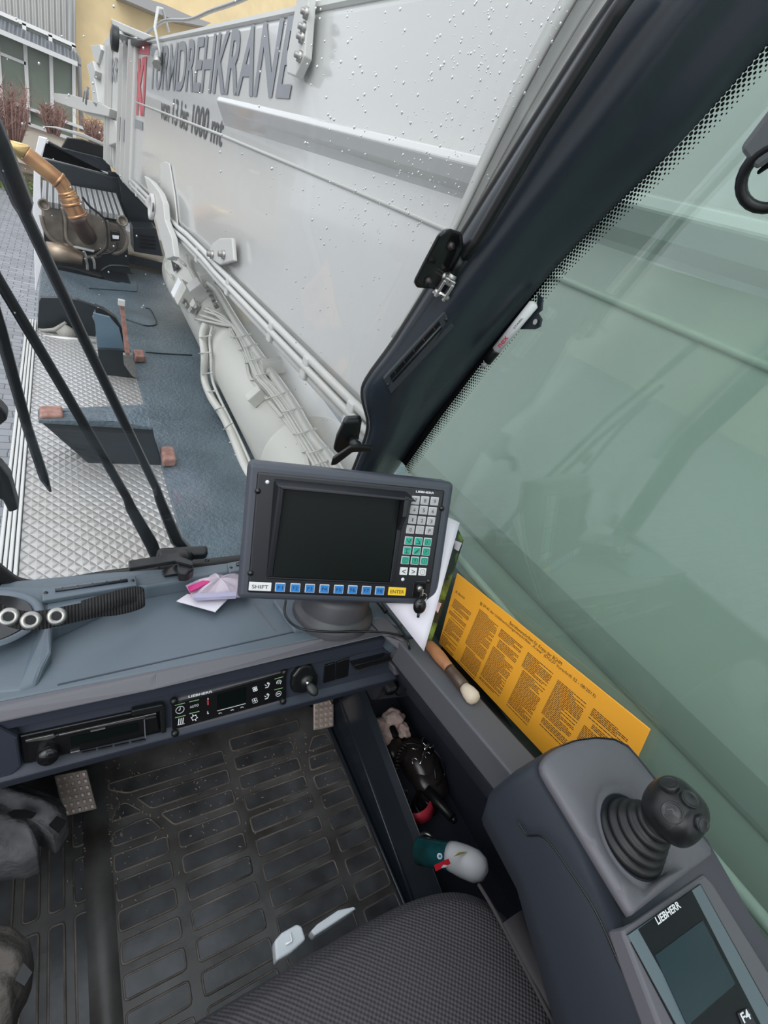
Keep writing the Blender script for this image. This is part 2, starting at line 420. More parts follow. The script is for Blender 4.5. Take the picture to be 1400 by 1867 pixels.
# ------------------------------------------------------------------ dashboard
dash = thing('dashboard', 'blue-grey moulded dashboard with front lip under the windscreen', 'dashboard', (.2, .6, -1.1))
def slab(poly, pl, depth, nm, m, parent, off=0.0, **k):
    pts = [pl.at(px, py, off) for px, py in poly]
    return MB().prism(pts, -pl.n * depth).build(nm, m, parent, **k)
XL, XR = -.34, .545
def tpz(y): return -.62 - .2 * (y - .45)
# the body: front strip, tray floor and raised rear ledge, cut as x-runs
body = MB()
yb = .80
# main deck under everything
def deckprism(xy, top, depth, mb):
    mb.prism([V((x, y, tpz(y) + top)) for x, y in xy], (0, 0, -depth))
deckprism([(XL, .452), (.463, .462), (.535, .425), (.552, .425), (.552, .70), (.30, .735), (XL, .715)], 0, .06, body)
body.build('dash_top', dash_m, dash, bevel=.004)
# raised surround of the tray: left hump, rear ledge
tray = zoom((0, 900), 2.8, [(190, 975), (225, 880), (262, 800), (268, 670), (310, 655), (520, 560), (640, 470), (750, 470), (1210, 392), (1400, 370), (1480, 370), (1480, 316), (1204, 344), (600, 420), (250, 468), (-400, 470), (-700, 900), (-300, 1040), (100, 1000)])
offs_ = [.003, .012, .020] + [.026] * 13 + [.014, .003, .003]
pts_ = [TP.at(px, py, o_) for (px, py), o_ in zip(tray, offs_)]
MB().prism(pts_, -TP.n * .03).build('tray_surround', dash_m, dash, bevel=.006, seg=3)
# second low step: right hand side of the tray where the monitor stands
slab([(520, 1040), (498, 1096), (536, 1148), (690, 1128), (730, 1140), (760, 1100), (700, 1030)], TP, .02, 'monitor_plinth', dash_m, dash, off=.007, bevel=.004, seg=2)
slab([(462, 1100), (500, 1149), (502, 1148), (464, 1098)], TP, .004, 'joint_line', lip_m, dash, off=.0008)
slab([(105, 1247), (540, 1150), (540, 1152), (105, 1249.5)], TP, .004, 'groove', face_m, dash, off=.0006)
# lip: sloping band, then dark front
LU = [(-220, 1334), (0, 1291), (280, 1231), (684, 1145), (748, 1172)]
LL = [(-220, 1368), (0, 1320), (280, 1260), (698, 1160), (742, 1198)]
up = [TP.at(*p) for p in LU]; lo = [aty(p[0], p[1], .432 if i < 4 else .40) for i, p in enumerate(LL)]
lo[4] = up[4] + V((0, -.012, -.03))
bk = [p + V((0, .05, -.02)) for p in up]
lip = MB(); n = len(up)
vs = up + lo + [p + V((0, .04, -.012)) for p in lo] + bk
fs = []
for i in range(n - 1):
    fs += [(i, i + 1, n + i + 1, n + i), (n + i, n + i + 1, 2 * n + i + 1, 2 * n + i), (2 * n + i, 2 * n + i + 1, 3 * n + i + 1, 3 * n + i), (3 * n + i, 3 * n + i + 1, i + 1, i)]
fs += [(0, n, 2 * n, 3 * n), (n - 1, 4 * n - 1, 3 * n - 1, 2 * n - 1)]
lip.add(vs, fs); lip.build('front_lip', lip_m, dash, bevel=.004, seg=3, weld=True)
# instrument fascia: tilted recess plane
PP = Pl((0, .448, -.655), (0, -.92, .39))
fas = MB()
x0, x1 = -.33, .50
pT = V((0, .434, -.64)); pB = V((0, .412, -.735))
def yz(x, y, z): return V((x, y, z))
# upper brow, bottom rail, recessed panel
fas.prism([yz(x0, .440, -.632), yz(x0, .436, -.652), yz(x0, .50, -.70), yz(x0, .50, -.632)], (.815, 0, 0))
fas.build('fascia_brow', face_m, dash)
MB().prism([yz(x0, .4495, -.652), yz(x0, .4205, -.7205), yz(x0, .52, -.74), yz(x0, .52, -.652)], (.86, 0, 0)).build('fascia_panel', face_m, dash)
MB().prism([yz(x0, .4225, -.716), yz(x0, .409, -.722), yz(x0, .412, -.742), yz(x0, .50, -.80), yz(x0, .50, -.716)], (.86, 0, 0)).build('bottom_rail', face_m, dash, bevel=.003)
# right-hand closed corner block
rc = [(698, 1160), (728, 1151), (747, 1180), (747, 1210), (738, 1228), (720, 1233), (718, 1219), (729, 1192), (716, 1172)]
slab(rc, Pl((0, .418, -.66), (0, -.96, .25)), .10, 'corner_block', lip_m, dash, bevel=.003)
# left end block
slab([(-200, 1360), (-6, 1325), (32, 1345), (40, 1398), (18, 1420), (-200, 1470)], Pl((0, .428, -.66), (0, -.96, .22)), .05, 'end_block', face_m, dash, bevel=.003)
# radio slot
rad = thing('car_radio', 'black car radio with round knob in the left of the dash front', 'radio', PP.at(160, 1330))
slab([(34, 1342), (300, 1285), (303, 1334), (43, 1394)], PP, .03, 'frame', gloss_m, rad, off=.004, bevel=.002)
slab([(48, 1350), (286, 1303), (292, 1333), (52, 1393)], PP, .02, 'face_plate', gloss_m, rad, off=.010, bevel=.002)
slab([(107, 1339.5), (285, 1300), (286, 1303), (108, 1342.5)], PP, .003, 'chrome_strip', steel_m, rad, off=.0125, bevel=.0006)
slab([(46, 1350), (98, 1339), (102, 1344), (88, 1349), (47, 1354)], PP, .003, 'chrome_corner', steel_m, rad, off=.0125, bevel=.0006)
slab([(265, 1309), (284, 1305), (285, 1308), (265, 1312)], PP, .002, 'indicator_strip', steel_m, rad, off=.0122)
slab([(165, 1333), (192, 1327), (192, 1329), (165, 1335)], PP, .002, 'slot', lip_m, rad, off=.0118)
slab([(128, 1345), (250, 1318), (252, 1333), (130, 1361)], PP, .002, 'display_window', scr_m, rad, off=.0118)
kb = MB(); kb.lathe(PP.at(88, 1369, .008), PP.n, [(0, .016), (.010, .016), (.0125, .012), (.013, 0)], 28); kb.build('knob', gloss_m, rad)
for i in range(4):
    a = zoom((0, 1240), 4.118, [(610 + 125 * i, 548 - 26 * i), (720 + 125 * i, 525 - 26 * i), (721 + 125 * i, 533 - 26 * i), (612 + 125 * i, 556 - 26 * i)])
    slab(a, PP, .004, 'preset_button', black_m, rad, off=.0135, bevel=.0008)
slab([(128, 1372), (146, 1368), (147, 1371), (129, 1376)], PP, .004, 'preset_button', steel_m, rad, off=.0135, bevel=.0008)
slab([(262, 1312), (264, 1312), (266, 1346), (264, 1346)], PP, .001, 'seam', lip_m, rad, off=.0122)
# bezel of radio well
slab([(240, 1296), (297, 1284), (302, 1290), (304, 1336), (294, 1338), (291, 1298), (241, 1307)], PP, .01, 'bezel', black_m, rad, off=.012, bevel=.002)

# climate panel
Z1 = lambda pts: zoom((280, 1140), 2.8, pts)
cl = thing('climate_panel', 'flat black climate control panel with white symbols in the dash front', 'control panel', PP.at(417, 1282))
slab(Z1([(90, 385), (676, 232), (676, 388), (95, 556)]), PP, .01, 'back_plate', lip_m, cl, off=.004, bevel=.001)
cp = slab(Z1([(92, 402), (650, 246), (676, 240), (676, 376), (640, 385), (96, 535)]), PP, .004, 'membrane', gloss_m, cl, off=.006, bevel=.0006)
F1 = lambda x, y, o=.0068: PP.at(*Z1([(x, y)])[0], o)
text('LIEBHERR', F1(178, 371), F1(300, 343) - F1(178, 371), F1(178, 360) - F1(178, 372), white_m, cl, bold=.02)
text('AUTO', F1(185, 424), F1(230, 412) - F1(185, 424), F1(185, 410) - F1(185, 422), white_m, cl)
slab(Z1([(325, 355), (472, 315), (472, 392), (325, 432)]), PP, .001, 'display', scr_m, cl, off=.0068)
sy = MB()
def bar(a, b, wd=.0009, o=.0072, mb=None, pl=None, zf=None):
    mb = mb or sy; p = F1(*a, o); q = F1(*b, o); d = (q - p).normalized(); s_ = PP.n.cross(d) * wd / 2
    mb.prism([p + s_, q + s_, q - s_, p - s_], -PP.n * .0004)
def ring(c, r, wd=.0009, mb=None, o=.007, n=18, arc=(0, 6.2832)):
    mb = mb or sy; cc = F1(*c, o); X = V((1, 0, 0)); Y = PP.n.cross(X)
    pts = [cc + X * (r * math.cos(arc[0] + (arc[1] - arc[0]) * k / n)) + Y * (r * math.sin(arc[0] + (arc[1] - arc[0]) * k / n)) for k in range(n + 1)]
    mb.tube(pts, wd / 2, 4)
ring((135, 432), .0058); bar((135, 432), (137, 420)); bar((135, 432), (128, 436))
for k in range(3): bar((127 + 11 * k, 506 - 3 * k), (130 + 11 * k, 478 - 3 * k), .0012)
bar((122, 510), (158, 502), .0008)
ring((208, 472), .0036)
for k in range(6):
    an = k * math.pi / 3; bar((208 + 11 * math.cos(an), 472 + 11 * math.sin(an)), (208 + 18 * math.cos(an), 472 + 18 * math.sin(an)), .0012)
for k in range(4):
    an = .5 + k * math.pi / 2; ring((518 + 8 * math.cos(an), 326 + 8 * math.sin(an)), .0016, .0014); ring((517 + 8 * math.cos(an), 385 + 8 * math.sin(an)), .0022, .0008)
for (x, y) in ((580, 308), (578, 365)):
    bar((x - 10, y + 12), (x + 4, y + 8), .0014); bar((x + 4, y + 8), (x + 12, y - 12), .0014); ring((x + 4, y - 12), .0012, .0014); bar((x - 12, y - 4), (x - 2, y + 2), .0009)
ring((640, 292), .0042, arc=(0, 3.3)); 
for k in range(3): bar((630 + 9 * k, 300), (632 + 9 * k, 284), .0009)
ring((638, 350), .0046); bar((630, 352), (646, 348), .0016)
bar((278, 372), (278, 380), .0012); bar((274, 452), (282, 450), .0012); bar((276, 440), (276, 452), .001)
for x, y in ((340, 450), (402, 434), (452, 420)): bar((x - 8, y + 2), (x, y - 3), .0008); bar((x, y - 3), (x + 8, y - 1), .0008)
bar((325, 438), (470, 400), .0008)
sy.build('symbols', white_m, cl)
for a, b in (((108, 410), (160, 397)), ((110, 473), (163, 460)), ((182, 392), (232, 380)), ((182, 452), (234, 440)), ((618, 275), (662, 263)), ((616, 330), (660, 320))):
    gl = MB(); bar(a, b, .0009, mb=gl); gl.build('green_bar', mat('pale_green_print', (.30, .55, .25), .5), cl)
rb = MB(); bar((277, 382), (278, 408), .0022, mb=rb); rb.build('temperature_mark', red_m, cl)
for x, y in ((103, 383), (664, 235), (658, 383), (108, 546)):
    s_ = MB(); s_.lathe(F1(x, y, .004), PP.n, [(0, .007), (.004, .0065), (.0055, .004), (.0055, 0)], 12); s_.build('screw', black_m, cl)

# ignition lock and key
ig = thing('ignition_switch', 'black rounded ignition switch housing in the dash front', 'ignition switch', F1(780, 300, 0))
hp = [(705, 310), (712, 262), (748, 215), (780, 200), (812, 212), (840, 262), (842, 300), (818, 335), (760, 352), (715, 350)]
slab(Z1(hp), PP, .02, 'housing', black_m, ig, off=.010, bevel=.005, seg=3)
t_ = MB(); t_.lathe(F1(782, 285, .008), PP.n, [(.0, .010), (.006, .010), (.007, .008), (.0125, .007), (.0135, 0)], 24); t_.build('lock_barrel', black_m, ig)
ky = thing('ignition_key', 'small key with black bow sticking in the ignition', 'key', F1(782, 285, .02))
k0 = F1(778, 285, .016); k1 = F1(818, 338, .030)
kk = MB(); kk.cyl(k0, k0.lerp(k1, .35), .0035, 10); kk.build('shank', chrome_m, ky)
kx = (k1 - k0).normalized(); kyv = PP.n.cross(kx).normalized(); kzv = kx.cross(kyv)
kk = MB(); kk.ball(k0.lerp(k1, .78), .0115, 16, 10, (kx, kyv, kzv), (1.15, .75, .35)); kk.build('bow', black_m, ky)
# blank switch slots and ledge bracket
slab(Z1([(875, 205), (928, 190), (928, 280), (868, 297)]), PP, .004, 'blank_switch', gloss_m, dash, off=.003, bevel=.001)
slab(Z1([(936, 188), (1002, 166), (992, 262), (932, 278)]), PP, .004, 'blank_switch', gloss_m, dash, off=.003, bevel=.001)
sh = thing('card_slot', 'black open slot with a narrow shelf right of the ignition', 'slot', F1(1110, 210, 0))
slab(Z1([(1000, 165), (1155, 108), (1225, 150), (1222, 200), (1040, 252), (1000, 252)]), PP, .006, 'recess', face_m, sh, off=.002, bevel=.001)
slab(Z1([(1020, 205), (1200, 160), (1222, 178), (1040, 236)]), PP, .02, 'shelf', gloss_m, sh, off=.018, bevel=.0015)
slab(Z1([(1038, 234), (1222, 178), (1222, 182), (1040, 239)]), PP, .002, 'shelf_edge', steel_m, sh, off=.0195)

# left cup well ring
cw = MB(); cc = TP.at(-34, 1128, .03)
cw.lathe(cc, (0, .2, 1), [(.070, 0), (.066, .004), (.060, .002), (.056, -.006), (.053, -.05)], 40); cw.build('well_ring', dash_m, dash)
cw = MB(); cw.lathe(cc, (0, .2, 1), [(0, -.0), (.056, -.0)], 40); cw.build('well_floor', gloss_m, dash)

# air vents on the rear ledge
def vent(poly, slot, screws, pl, off=.0, fm_=dash_m, label=None):
    cx = sum(p[0] for p in poly) / 4; cy = sum(p[1] for p in poly) / 4
    t = thing('air_vent', label, 'air vent', pl.at(cx, cy))
    slab(poly, pl, .008, 'frame', fm_, t, off=off + .007, bevel=.002)
    slab(slot, pl, .002, 'opening', gloss_m, t, off=off + .0078)
    q = [pl.at(*p, off + .0086) for p in slot]
    for k in range(5):
        f = (k + .5) / 5; a = q[0].lerp(q[1], f); b = q[3].lerp(q[2], f)
        mb = MB(); mb.cyl(a, b, .0009, 6); mb.build('vane', black_m, t)
    a = q[3].lerp(q[0], .35); b = q[2].lerp(q[1], .35)
    mb = MB(); mb.tube([a, b], .0022, 6); mb.build('slat', pillar_m, t)
    for p in screws:
        mb = MB(); mb.lathe(pl.at(*p, off + .007), pl.n, [(0, .0022), (.002, .002), (.0032, 0)], 12); mb.build('screw', black_m, t)
    return t
PV = None
Zv = lambda pts: zoom((0, 1000), 3.111, pts)
LED = TP.off(.027)
vent(Zv([(238, 228), (772, 152), (778, 205), (240, 296)]), Zv([(310, 228), (722, 170), (724, 188), (314, 246)]), Zv([(260, 252), (752, 183)]), LED, label='long slotted air vent at the left of the dash beside the strap')
vent([(414, 1026), (500, 1010), (505, 1028), (418, 1043)], [(430, 1026), (490, 1015), (491, 1021), (431, 1032)], [(421, 1035)], LED, label='air vent half hidden behind the monitor, left side')
PV = Pl(rows[6][3], (rows[6][7] - rows[6][2]).cross(rows[5][4] - rows[7][4]))
if PV.n.dot(V((-.6, -.78, 0))) < 0: PV.n = -PV.n
Zp = lambda pts: zoom((600, 400), 3.5, pts)
PVm = Pl(PV.at(765, 645), PV.n)
vent(Zp([(345, 1020), (735, 590), (800, 685), (395, 1118)]), Zp([(388, 1000), (700, 652), (722, 695), (408, 1042)]), Zp([(375, 1055), (748, 640)]), PVm, off=.006, fm_=mat('vent_grey', (.040, .048, .055), .4), label='slotted air vent set in the dark pillar below the upper latch')

# ------------------------------------------------------------------ sill on the right
def beam_(y, z): return [V((.495, y, z)), V((.552, y, z)), V((.554, y, z - .09)), V((.54, y, z - .09)), V((.499, y, z - .054))]
def wall_(y, z): return [V((.500, y, z - .056)), V((.554, y, z - .091)), V((.652, y, z - .09)), V((.67, y, z - .14)), V((.79, y, -.95)), V((.79, y, -1.12)), V((.778, y, -1.12)), V((.745, y, -.95)), V((.60, y, z - .20))]
def sill(fn, ya, yb_, nm, m, bev=.004):
    sl = MB(); a = fn(ya, tpz(ya)); b_ = fn(yb_, tpz(yb_)); nS = len(a)
    sl.add(a + b_, [(i, (i + 1) % nS, nS + (i + 1) % nS, nS + i) for i in range(nS)] + [tuple(range(nS - 1, -1, -1)), tuple(range(nS, 2 * nS))])
    struct(sl, nm, m, bevel=bev, seg=3)
sill(beam_, .418, -.62, 'trim_9', mat('sill_grey', (.105, .106, .118), .5, bump=.25, bscale=900, dist=.0006)); sill(wall_, .60, -.62, 'trim_15', face_m, .001)
ch = MB(); ch.prism([V((.5545, .70, tpz(.70) - .088)), V((.651, .70, tpz(.70) - .088)), V((.651, -.60, tpz(-.60) - .088)), V((.5545, -.60, tpz(-.60) - .088))], (0, 0, .012)); struct(ch, 'trim_18', black_m)
ch = MB(); ch.prism([V((.5525, .398, tpz(.398) - .004)), V((.5525, -.60, tpz(-.60) - .004)), V((.5525, -.60, tpz(-.60) - .08)), V((.5525, .398, tpz(.398) - .08))], (.003, 0, 0)); struct(ch, 'trim_19', black_m)
struct(MB().box((.655, -.09, -.70), (.03, 1.04, .10)), 'trim_10', black_m)
rt = MB(); rt.tube([(.685, .75, -.532), (.685, -.8, -.540)], .009, 10); struct(rt, 'trim_16', boomd_m)
nz_ = MB().box((.70, -.05, -1.118), (.18, 1.5, .02)); struct(nz_, 'trim_12', face_m)
# niche side rail between mat and niche
rl = MB()
def rs_(y, zt): return [V((.575, y, FL)), V((.578, y, max(zt - .11, FL + .01))), V((.590, y, zt - .016)), V((.602, y, zt)), V((.610, y, zt - .012)), V((.612, y, FL))]
R_ = rs_(.75, -.911) + rs_(.10, -1.046) + rs_(-.5, -1.09)
rl.add(R_, [(6 * j + i, 6 * j + (i + 1) % 6, 6 * j + 6 + (i + 1) % 6, 6 * j + 6 + i) for j in range(2) for i in range(6)] + [(5, 4, 3, 2, 1, 0), (12, 13, 14, 15, 16, 17)])
rl.tube([(.566, .7, FL + .012), (.566, -.4, FL + .012)], .005, 8)
rl.tube([(.580, .74, -1.02), (.578, .10, -1.13)], .004, 8)
struct(rl, 'trim_11', pillar_m, bevel=.004)
# footwell block under the right end of the dash
ft = MB()
ft.prism([(.535, .43, -.74), (.60, .43, -.74), (.66, .43, -.74), (.70, .47, -.93), (.60, .50, -.95), (.58, .47, -.9)], (0, .3, -.02))
struct(ft, 'trim_13', face_m, bevel=.004)
struct(MB().prism([(.47, .50, -.74), (.60, .50, -.74), (.60, .56, -1.15), (.585, .60, -1.15), (.50, .75, -1.0)], (0, .22, 0)), 'trim_14', black_m)

# ------------------------------------------------------------------ floor mat
fm = MB(); ZF = FL + .004
fm.prism([V((.040, -.55, FL)), V((.572, -.55, FL)), V((.572, .60, FL)), V((.52, .66, FL)), V((.040, .66, FL))], (0, 0, .004))
fm.prism([V((-.34, -.55, FL)), V((.028, -.55, FL)), V((.028, .70, FL)), V((-.34, .70, FL))], (0, 0, .001))
# step between the two levels
st_ = [(.012, 0), (.022, .010), (.034, .014), (.046, .012), (.058, .004)]
fm.add([V((x, y, FL + z + .001)) for y in (-.55, .42, .70) for x, z in st_], [(j * 5 + i, j * 5 + i + 1, j * 5 + 6 + i, j * 5 + 5 + i) for j in range(2) for i in range(4)], True)
rim = MB(); pads = MB()
def padring(poly, z, r=.0021, mb=fm):
    P = [V((x, y, z)) for x, y in poly]; n = len(P); out = []
    for i in range(n):                           # rounded corners
        a, b, c = P[i - 1], P[i], P[(i + 1) % n]
        k = min(.006, (a - b).length / 3, (c - b).length / 3)
        q0 = b + (a - b).normalized() * k; q1 = b + (c - b).normalized() * k
        out += [q0, (q0 + q1) * .25 + b * .5, q1]
    rim.tube(out, r, 6, closed=True)
    lift = V((0, 0, .0008)); out = [p + lift for p in out]
    pads.add(out if (poly[1][0] - poly[0][0]) * (poly[2][1] - poly[1][1]) - (poly[1][1] - poly[0][1]) * (poly[2][0] - poly[1][0]) > 0 else out[::-1], [tuple(range(len(out)))])
c1, c2, c3, c4 = (.062, .155), (.176, .296), (.317, .461), (.482, .560)
pit = .0467
for k in range(-9, 8):                           # rows counted up from y = .224
    y0 = .231 + k * pit - .005; y1 = y0 + .031
    for ci, (xa, xb) in enumerate((c1, c2, c3, c4)):
        ya, yb_ = y0, y1
        if ci >= 2: ya += .022 if ci == 2 else .012; yb_ = ya + .031
        if k >= 5:
            # near the pedals the gutters run diagonally
            if ci == 0:
                if k == 5: padring([(xa, ya), (.148, ya), (.128, yb_), (.105, yb_), (xa, yb_ - .006)], ZF)
                if k == 6: padring([(xa, ya), (.118, ya), (.090, yb_ - .002), (xa + .012, yb_ - .004)], ZF)
                continue
            if ci == 1:
                if k == 5: padring([(.172, ya), (xb, ya), (xb, yb_), (.150, yb_)], ZF)
                if k == 6: padring([(.135, ya), (xb, ya), (xb, yb_), (.110, yb_)], ZF)
                if k == 7: padring([(.095, ya), (xb, ya), (xb, yb_), (.062, yb_), (.062, yb_ - .012)], ZF)
                continue
            if ci == 3:
                if k == 5: padring([(xa, ya), (xb, ya), (xb, yb_), (xa + .006, yb_)], ZF)
                if k == 6: padring([(xa + .012, ya), (xb, ya), (xb - .005, yb_), (xa + .035, yb_)], ZF)
                continue
            if k == 7: padring([(xa, ya), (xb + .030, ya), (xb + .034, yb_), (xa, yb_)], ZF); continue
        padring([(xa, ya), (xb, ya), (xb, yb_), (xa, yb_)], ZF)
for xa, xb, segs in ((-.002, .0185, [(.483, .60), (.39, .462), (.19, .372), (-.05, .17)]), (-.039, -.0175, [(.39, .508), (.20, .370), (-.1, .18)]), (-.075, -.053, [(.39, .464), (.485, .6), (.22, .37)]), (-.112, -.090, [(.39, .53), (.2, .37)]), (-.15, -.127, [(.3, .46), (.1, .28)])):
    for ya, yb_ in segs: padring([(xa, ya), (xb, ya), (xb, yb_), (xa, yb_)], FL + .002)
o = fm.build('floor_mat', mat_m); pads.build('raised_pads', mat('mat_pads', (.105, .110, .120), .26, bump=.4, bscale=45, dist=.001, col2=(.05, .05, .053), vscale=18), o); rim.build('pad_rims', mat('mat_rims', (.26, .22, .19), .3, col2=(.05, .048, .046), vscale=14), o); tag(o, 'worn black rubber floor mat with raised rectangular pads', 'floor mat')
gr = MB()
for i in range(420):
    x = random.uniform(-.02, .56); y = random.gauss(.50, .07)
    if random.random() < .35: x = random.gauss(.045, .018)
    s = random.uniform(.0006, .0016); a = random.uniform(0, 3.14)
    gr.box((x, y, FL + .006), (s * 3 * random.random() + s, s, s), (V((math.cos(a), math.sin(a), 0)), V((-math.sin(a), math.cos(a), 0)), V((0, 0, 1))))
o = gr.build('grit', mat('pale_grit', (.42, .34, .26), .8)); tag(o, 'pale dirt crumbs scattered over the floor mat', 'dirt', kind='stuff')

# pedals
def pedal(c, label, tl, ux, uy, n1=5, n2=6):
    t = thing('pedal', label, 'pedal', tuple(c), 'metal pedals on the floor')
    X = ux; Y = uy; W = X.length; H = Y.length; x = X.normalized(); y = Y.normalized(); n = x.cross(y)
    if n.z < 0: n = -n
    m = MB(); m.box(tl + X / 2 + Y / 2 - n * .004, (W, H, .008), (x, y, n)); pm_ = m.build('plate', mat('worn_pedal_alloy', (.60, .49, .43), .42, metal=.35, var=.35, vscale=60), t, bevel=.002)
    m = MB()
    for i in range(n1):
        for j in range(n2): m.box(tl + X * ((i + .6) / (n1 + .2)) + Y * ((j + .6) / (n2 + .2)) + n * .0015, (W / n1 * .55, H / n2 * .55, .003), (x, y, n))
    m.build('grip_studs', mat('polished_stud', (.80, .68, .62), .35, metal=.5), pm_, bevel=.0008, seg=1)
    m = MB(); m.cyl(tl + X / 2 + Y * .5 - n * .008, tl + X / 2 + Y * .9 - n * .05 , .009, 10); m.build('arm', black_m, t)
    return t
a = atz(98, 1415, -1.05); b = atz(158, 1403, -1.05); c = atz(122, 1498, -1.10)
pedal(atz(140, 1450, -1.14), 'left metal pedal with worn square studs, beside the grey cloth', a, b - a, c - a + V((-.004, .01, 0)))
a = atz(572, 1270, -1.05); b = atz(608, 1264, -1.05); c = atz(572, 1332, -1.10)
pedal(atz(590, 1300, -1.14), 'right metal pedal with shiny square studs, below the ignition key', a, b - a, c - a, 4, 6)

# ------------------------------------------------------------------ monitor on its pedestal
K = 1.05
MU = V((.301, -.102, .035)).normalized(); MVd = V((-.009, -.088, -.188)); MVd = (MVd - MU * MVd.dot(MU)).normalized()
MN = MU.cross(MVd) * -1                       # out of the screen
if MN.dot(V((.217, .581, -.346))) > 0: MN = -MN
MT = V((.217, .581, -.346)) * K; MW, MH = .320 * K, .208 * K
MP = Pl(MT, MN)
def mo(u, v, o=0): return MT + MU * u + MVd * v + MN * o
mon = thing('crane_monitor', 'large tilted control monitor with dark screen and coloured keys on a round base', 'monitor', tuple(mo(MW / 2, MH) + V((0, 0, -.06))))
def mbox(u0, v0, u1, v1, o0, o1, nm, m, parent=mon, **k):
    mb = MB(); mb.box(mo((u0 + u1) / 2, (v0 + v1) / 2, (o0 + o1) / 2), (u1 - u0, v1 - v0, o1 - o0), (MU, -MVd, MN)); return mb.build(nm, m, parent, **k)
mbox(0, 0, MW, MH, -.05, 0, 'housing', mono_m, bevel=.009, seg=4)
mbox(.015, .014, MW - .016, MH - .012, -.01, .0022, 'front_panel', monb_m, bevel=.004, seg=3)
sq = [MP.at(*p) for p in [(512, 887), (730, 903), (710, 1060), (497, 1052)]]
def uv(p): p = p - MT; return p.dot(MU), p.dot(MVd)
su0 = uv(sq[0])[0]; sv0 = uv(sq[0])[1]; su1 = uv(sq[1])[0]; sv1 = (uv(sq[2])[1] + uv(sq[3])[1]) / 2
mbox(su0, sv0, su1, sv1, .0, .0032, 'screen', scr_m, bevel=.001)
# hood round the screen
hd = MB()
hd.prism([mo(su0 - .012, sv0 - .012, 0), mo(su0 - .006, sv0 - .004, .026), mo(su0 + .001, sv0 + .001, .026), mo(su0 + .001, sv0 + .001, 0)], MU * (su1 - su0 + .020))
hd.prism([mo(su1, sv0 - .006, 0), mo(su1, sv0 - .006, .026), mo(su1, sv0 + .028, .026), mo(su1, sv0 + .052, .006), mo(su1, sv1, .005), mo(su1, sv1, 0)], MU * .008)
hd.prism([mo(su0 - .012, sv0 - .008, 0), mo(su0 - .004, sv0 - .004, .024), mo(su0 - .004, sv0 + .028, .02), mo(su0 - .008, sv1, .004), mo(su0 - .012, sv1, 0)], MU * .008)
hd.prism([mo(su0 - .01, sv1, 0), mo(su0 - .01, sv1 + .004, .0), mo(su0 - .01, sv1 + .003, .004), mo(su0 - .01, sv1, .005)], MU * (su1 - su0 + .018))
hd.build('screen_hood', monb_m, mon, bevel=.003, seg=3)
Zk = lambda x, y: (690 + x / 5.49, 860 + y / 5.49)
Zb = lambda x, y: (420 + x / 3.043, 820 + y / 3.043)
def key(px, w_, h_, m, txt, th=.5, tm=None, tw=None):
    u, v = uv(MP.at(*px, .004))
    k = mbox(u - w_ / 2, v - h_ / 2, u + w_ / 2, v + h_ / 2, .0015, .0042, 'key', mat('key_surround', (.62, .62, .62), .5) if m in (bkey_m, grkey_m, gkey_m) else m, bevel=.001)
    if m in (bkey_m, grkey_m, gkey_m):
        mbox(u - w_ / 2 + .0012, v - h_ / 2 + .0012, u + w_ / 2 - .0012, v + h_ / 2 - .0012, .004, .0046, 'key_face', m, parent=k)
    if txt:
        tw = tw or (w_ * .28 * len(txt)); H_ = h_ * th
        text(txt, mo(u - tw / 2, v + H_ / 2, .0048), MU * tw, -MVd * H_, tm or ink_m, k, thick=.0001)
    return k, u, v
KW = .0142
for (x, y, s) in ((372, 287, '7'), (465, 290, '8'), (562, 297, '9'), (357, 382, '4'), (452, 387, '5'), (543, 397, '6'), (340, 480, '1'), (433, 490, '2'), (527, 497, '3'), (320, 580, '0'), (415, 585, '.'), (510, 592, 'P')):
    key(Zk(x, y), KW, KW, gkey_m, s, .42 if s != '.' else .08, tw=.001 if s == '.' else .0016 if s == '1' else .0038)
gk = [(303, 692, 'a'), (400, 698, 'b'), (492, 705, 'K'), (287, 790, 'c'), (383, 795, 'd'), (477, 800, 'F'), (268, 887, 'C'), (365, 892, 'e'), (457, 895, 'I')]
def kring(k, u, v, r):
    m = MB(); m.tube([mo(u + r * math.cos(a * .5236), v + r * math.sin(a * .5236), .0047) for a in range(12)], .0003, 4, closed=True); m.build('symbol', ink_m, k)
def kline(k, u, v, segs, wd=.0009):
    m = MB()
    for a, b in segs:
        p = mo(u + a[0], v + a[1], .0048); q = mo(u + b[0], v + b[1], .0048); d = (q - p).normalized(); s_ = MN.cross(d) * wd / 2
        m.prism([p + s_, q + s_, q - s_, p - s_], -MN * .0003)
    m.build('symbol', ink_m, k)
e_ = .001
SEG = {'a': [((-.004, -.003), (.001, .003)), ((.001, .003), (.004, -.003)), ((.001, -.002), (.004, -.002))], 'b': [((-.003, -.004), (.002, .002)), ((.002, -.001), (.002, .004)), ((-.004, .004), (.004, .004))],
       'c': [((-.004, -.003), (.004, -.003)), ((-.001, -.003), (-.001, .004)), ((-.004, .004), (.003, .004))], 'd': [((-.004, .004), (.002, -.003)), ((-.002, .004), (.004, -.003))], 'e': [((0, -.003), (0, .003)), ((-.0018, -.001), (0, -.003)), ((.0018, -.001), (0, -.003))]}
for x, y, s in gk:
    k, u, v = key(Zk(x, y), KW, KW, grkey_m, s if s in 'KFCI' else '', .36, tw=.0032 if s != 'I' else .0008)
    if s in 'KFCIe': kring(k, u, v, .0048)
    if s in SEG: kline(k, u, v, SEG[s])
for x, y, s in ((253, 997, '<'), (347, 1000, '>'), (440, 1004, 'o')):
    k, u, v = key(Zk(x, y), KW * .95, KW * .95, wkey_m, s if s != 'o' else '', .5, tw=.0065)
    if s == 'o': kring(k, u, v, .0045); kline(k, u, v, [((-.0007, 0), (.0007, 0))])
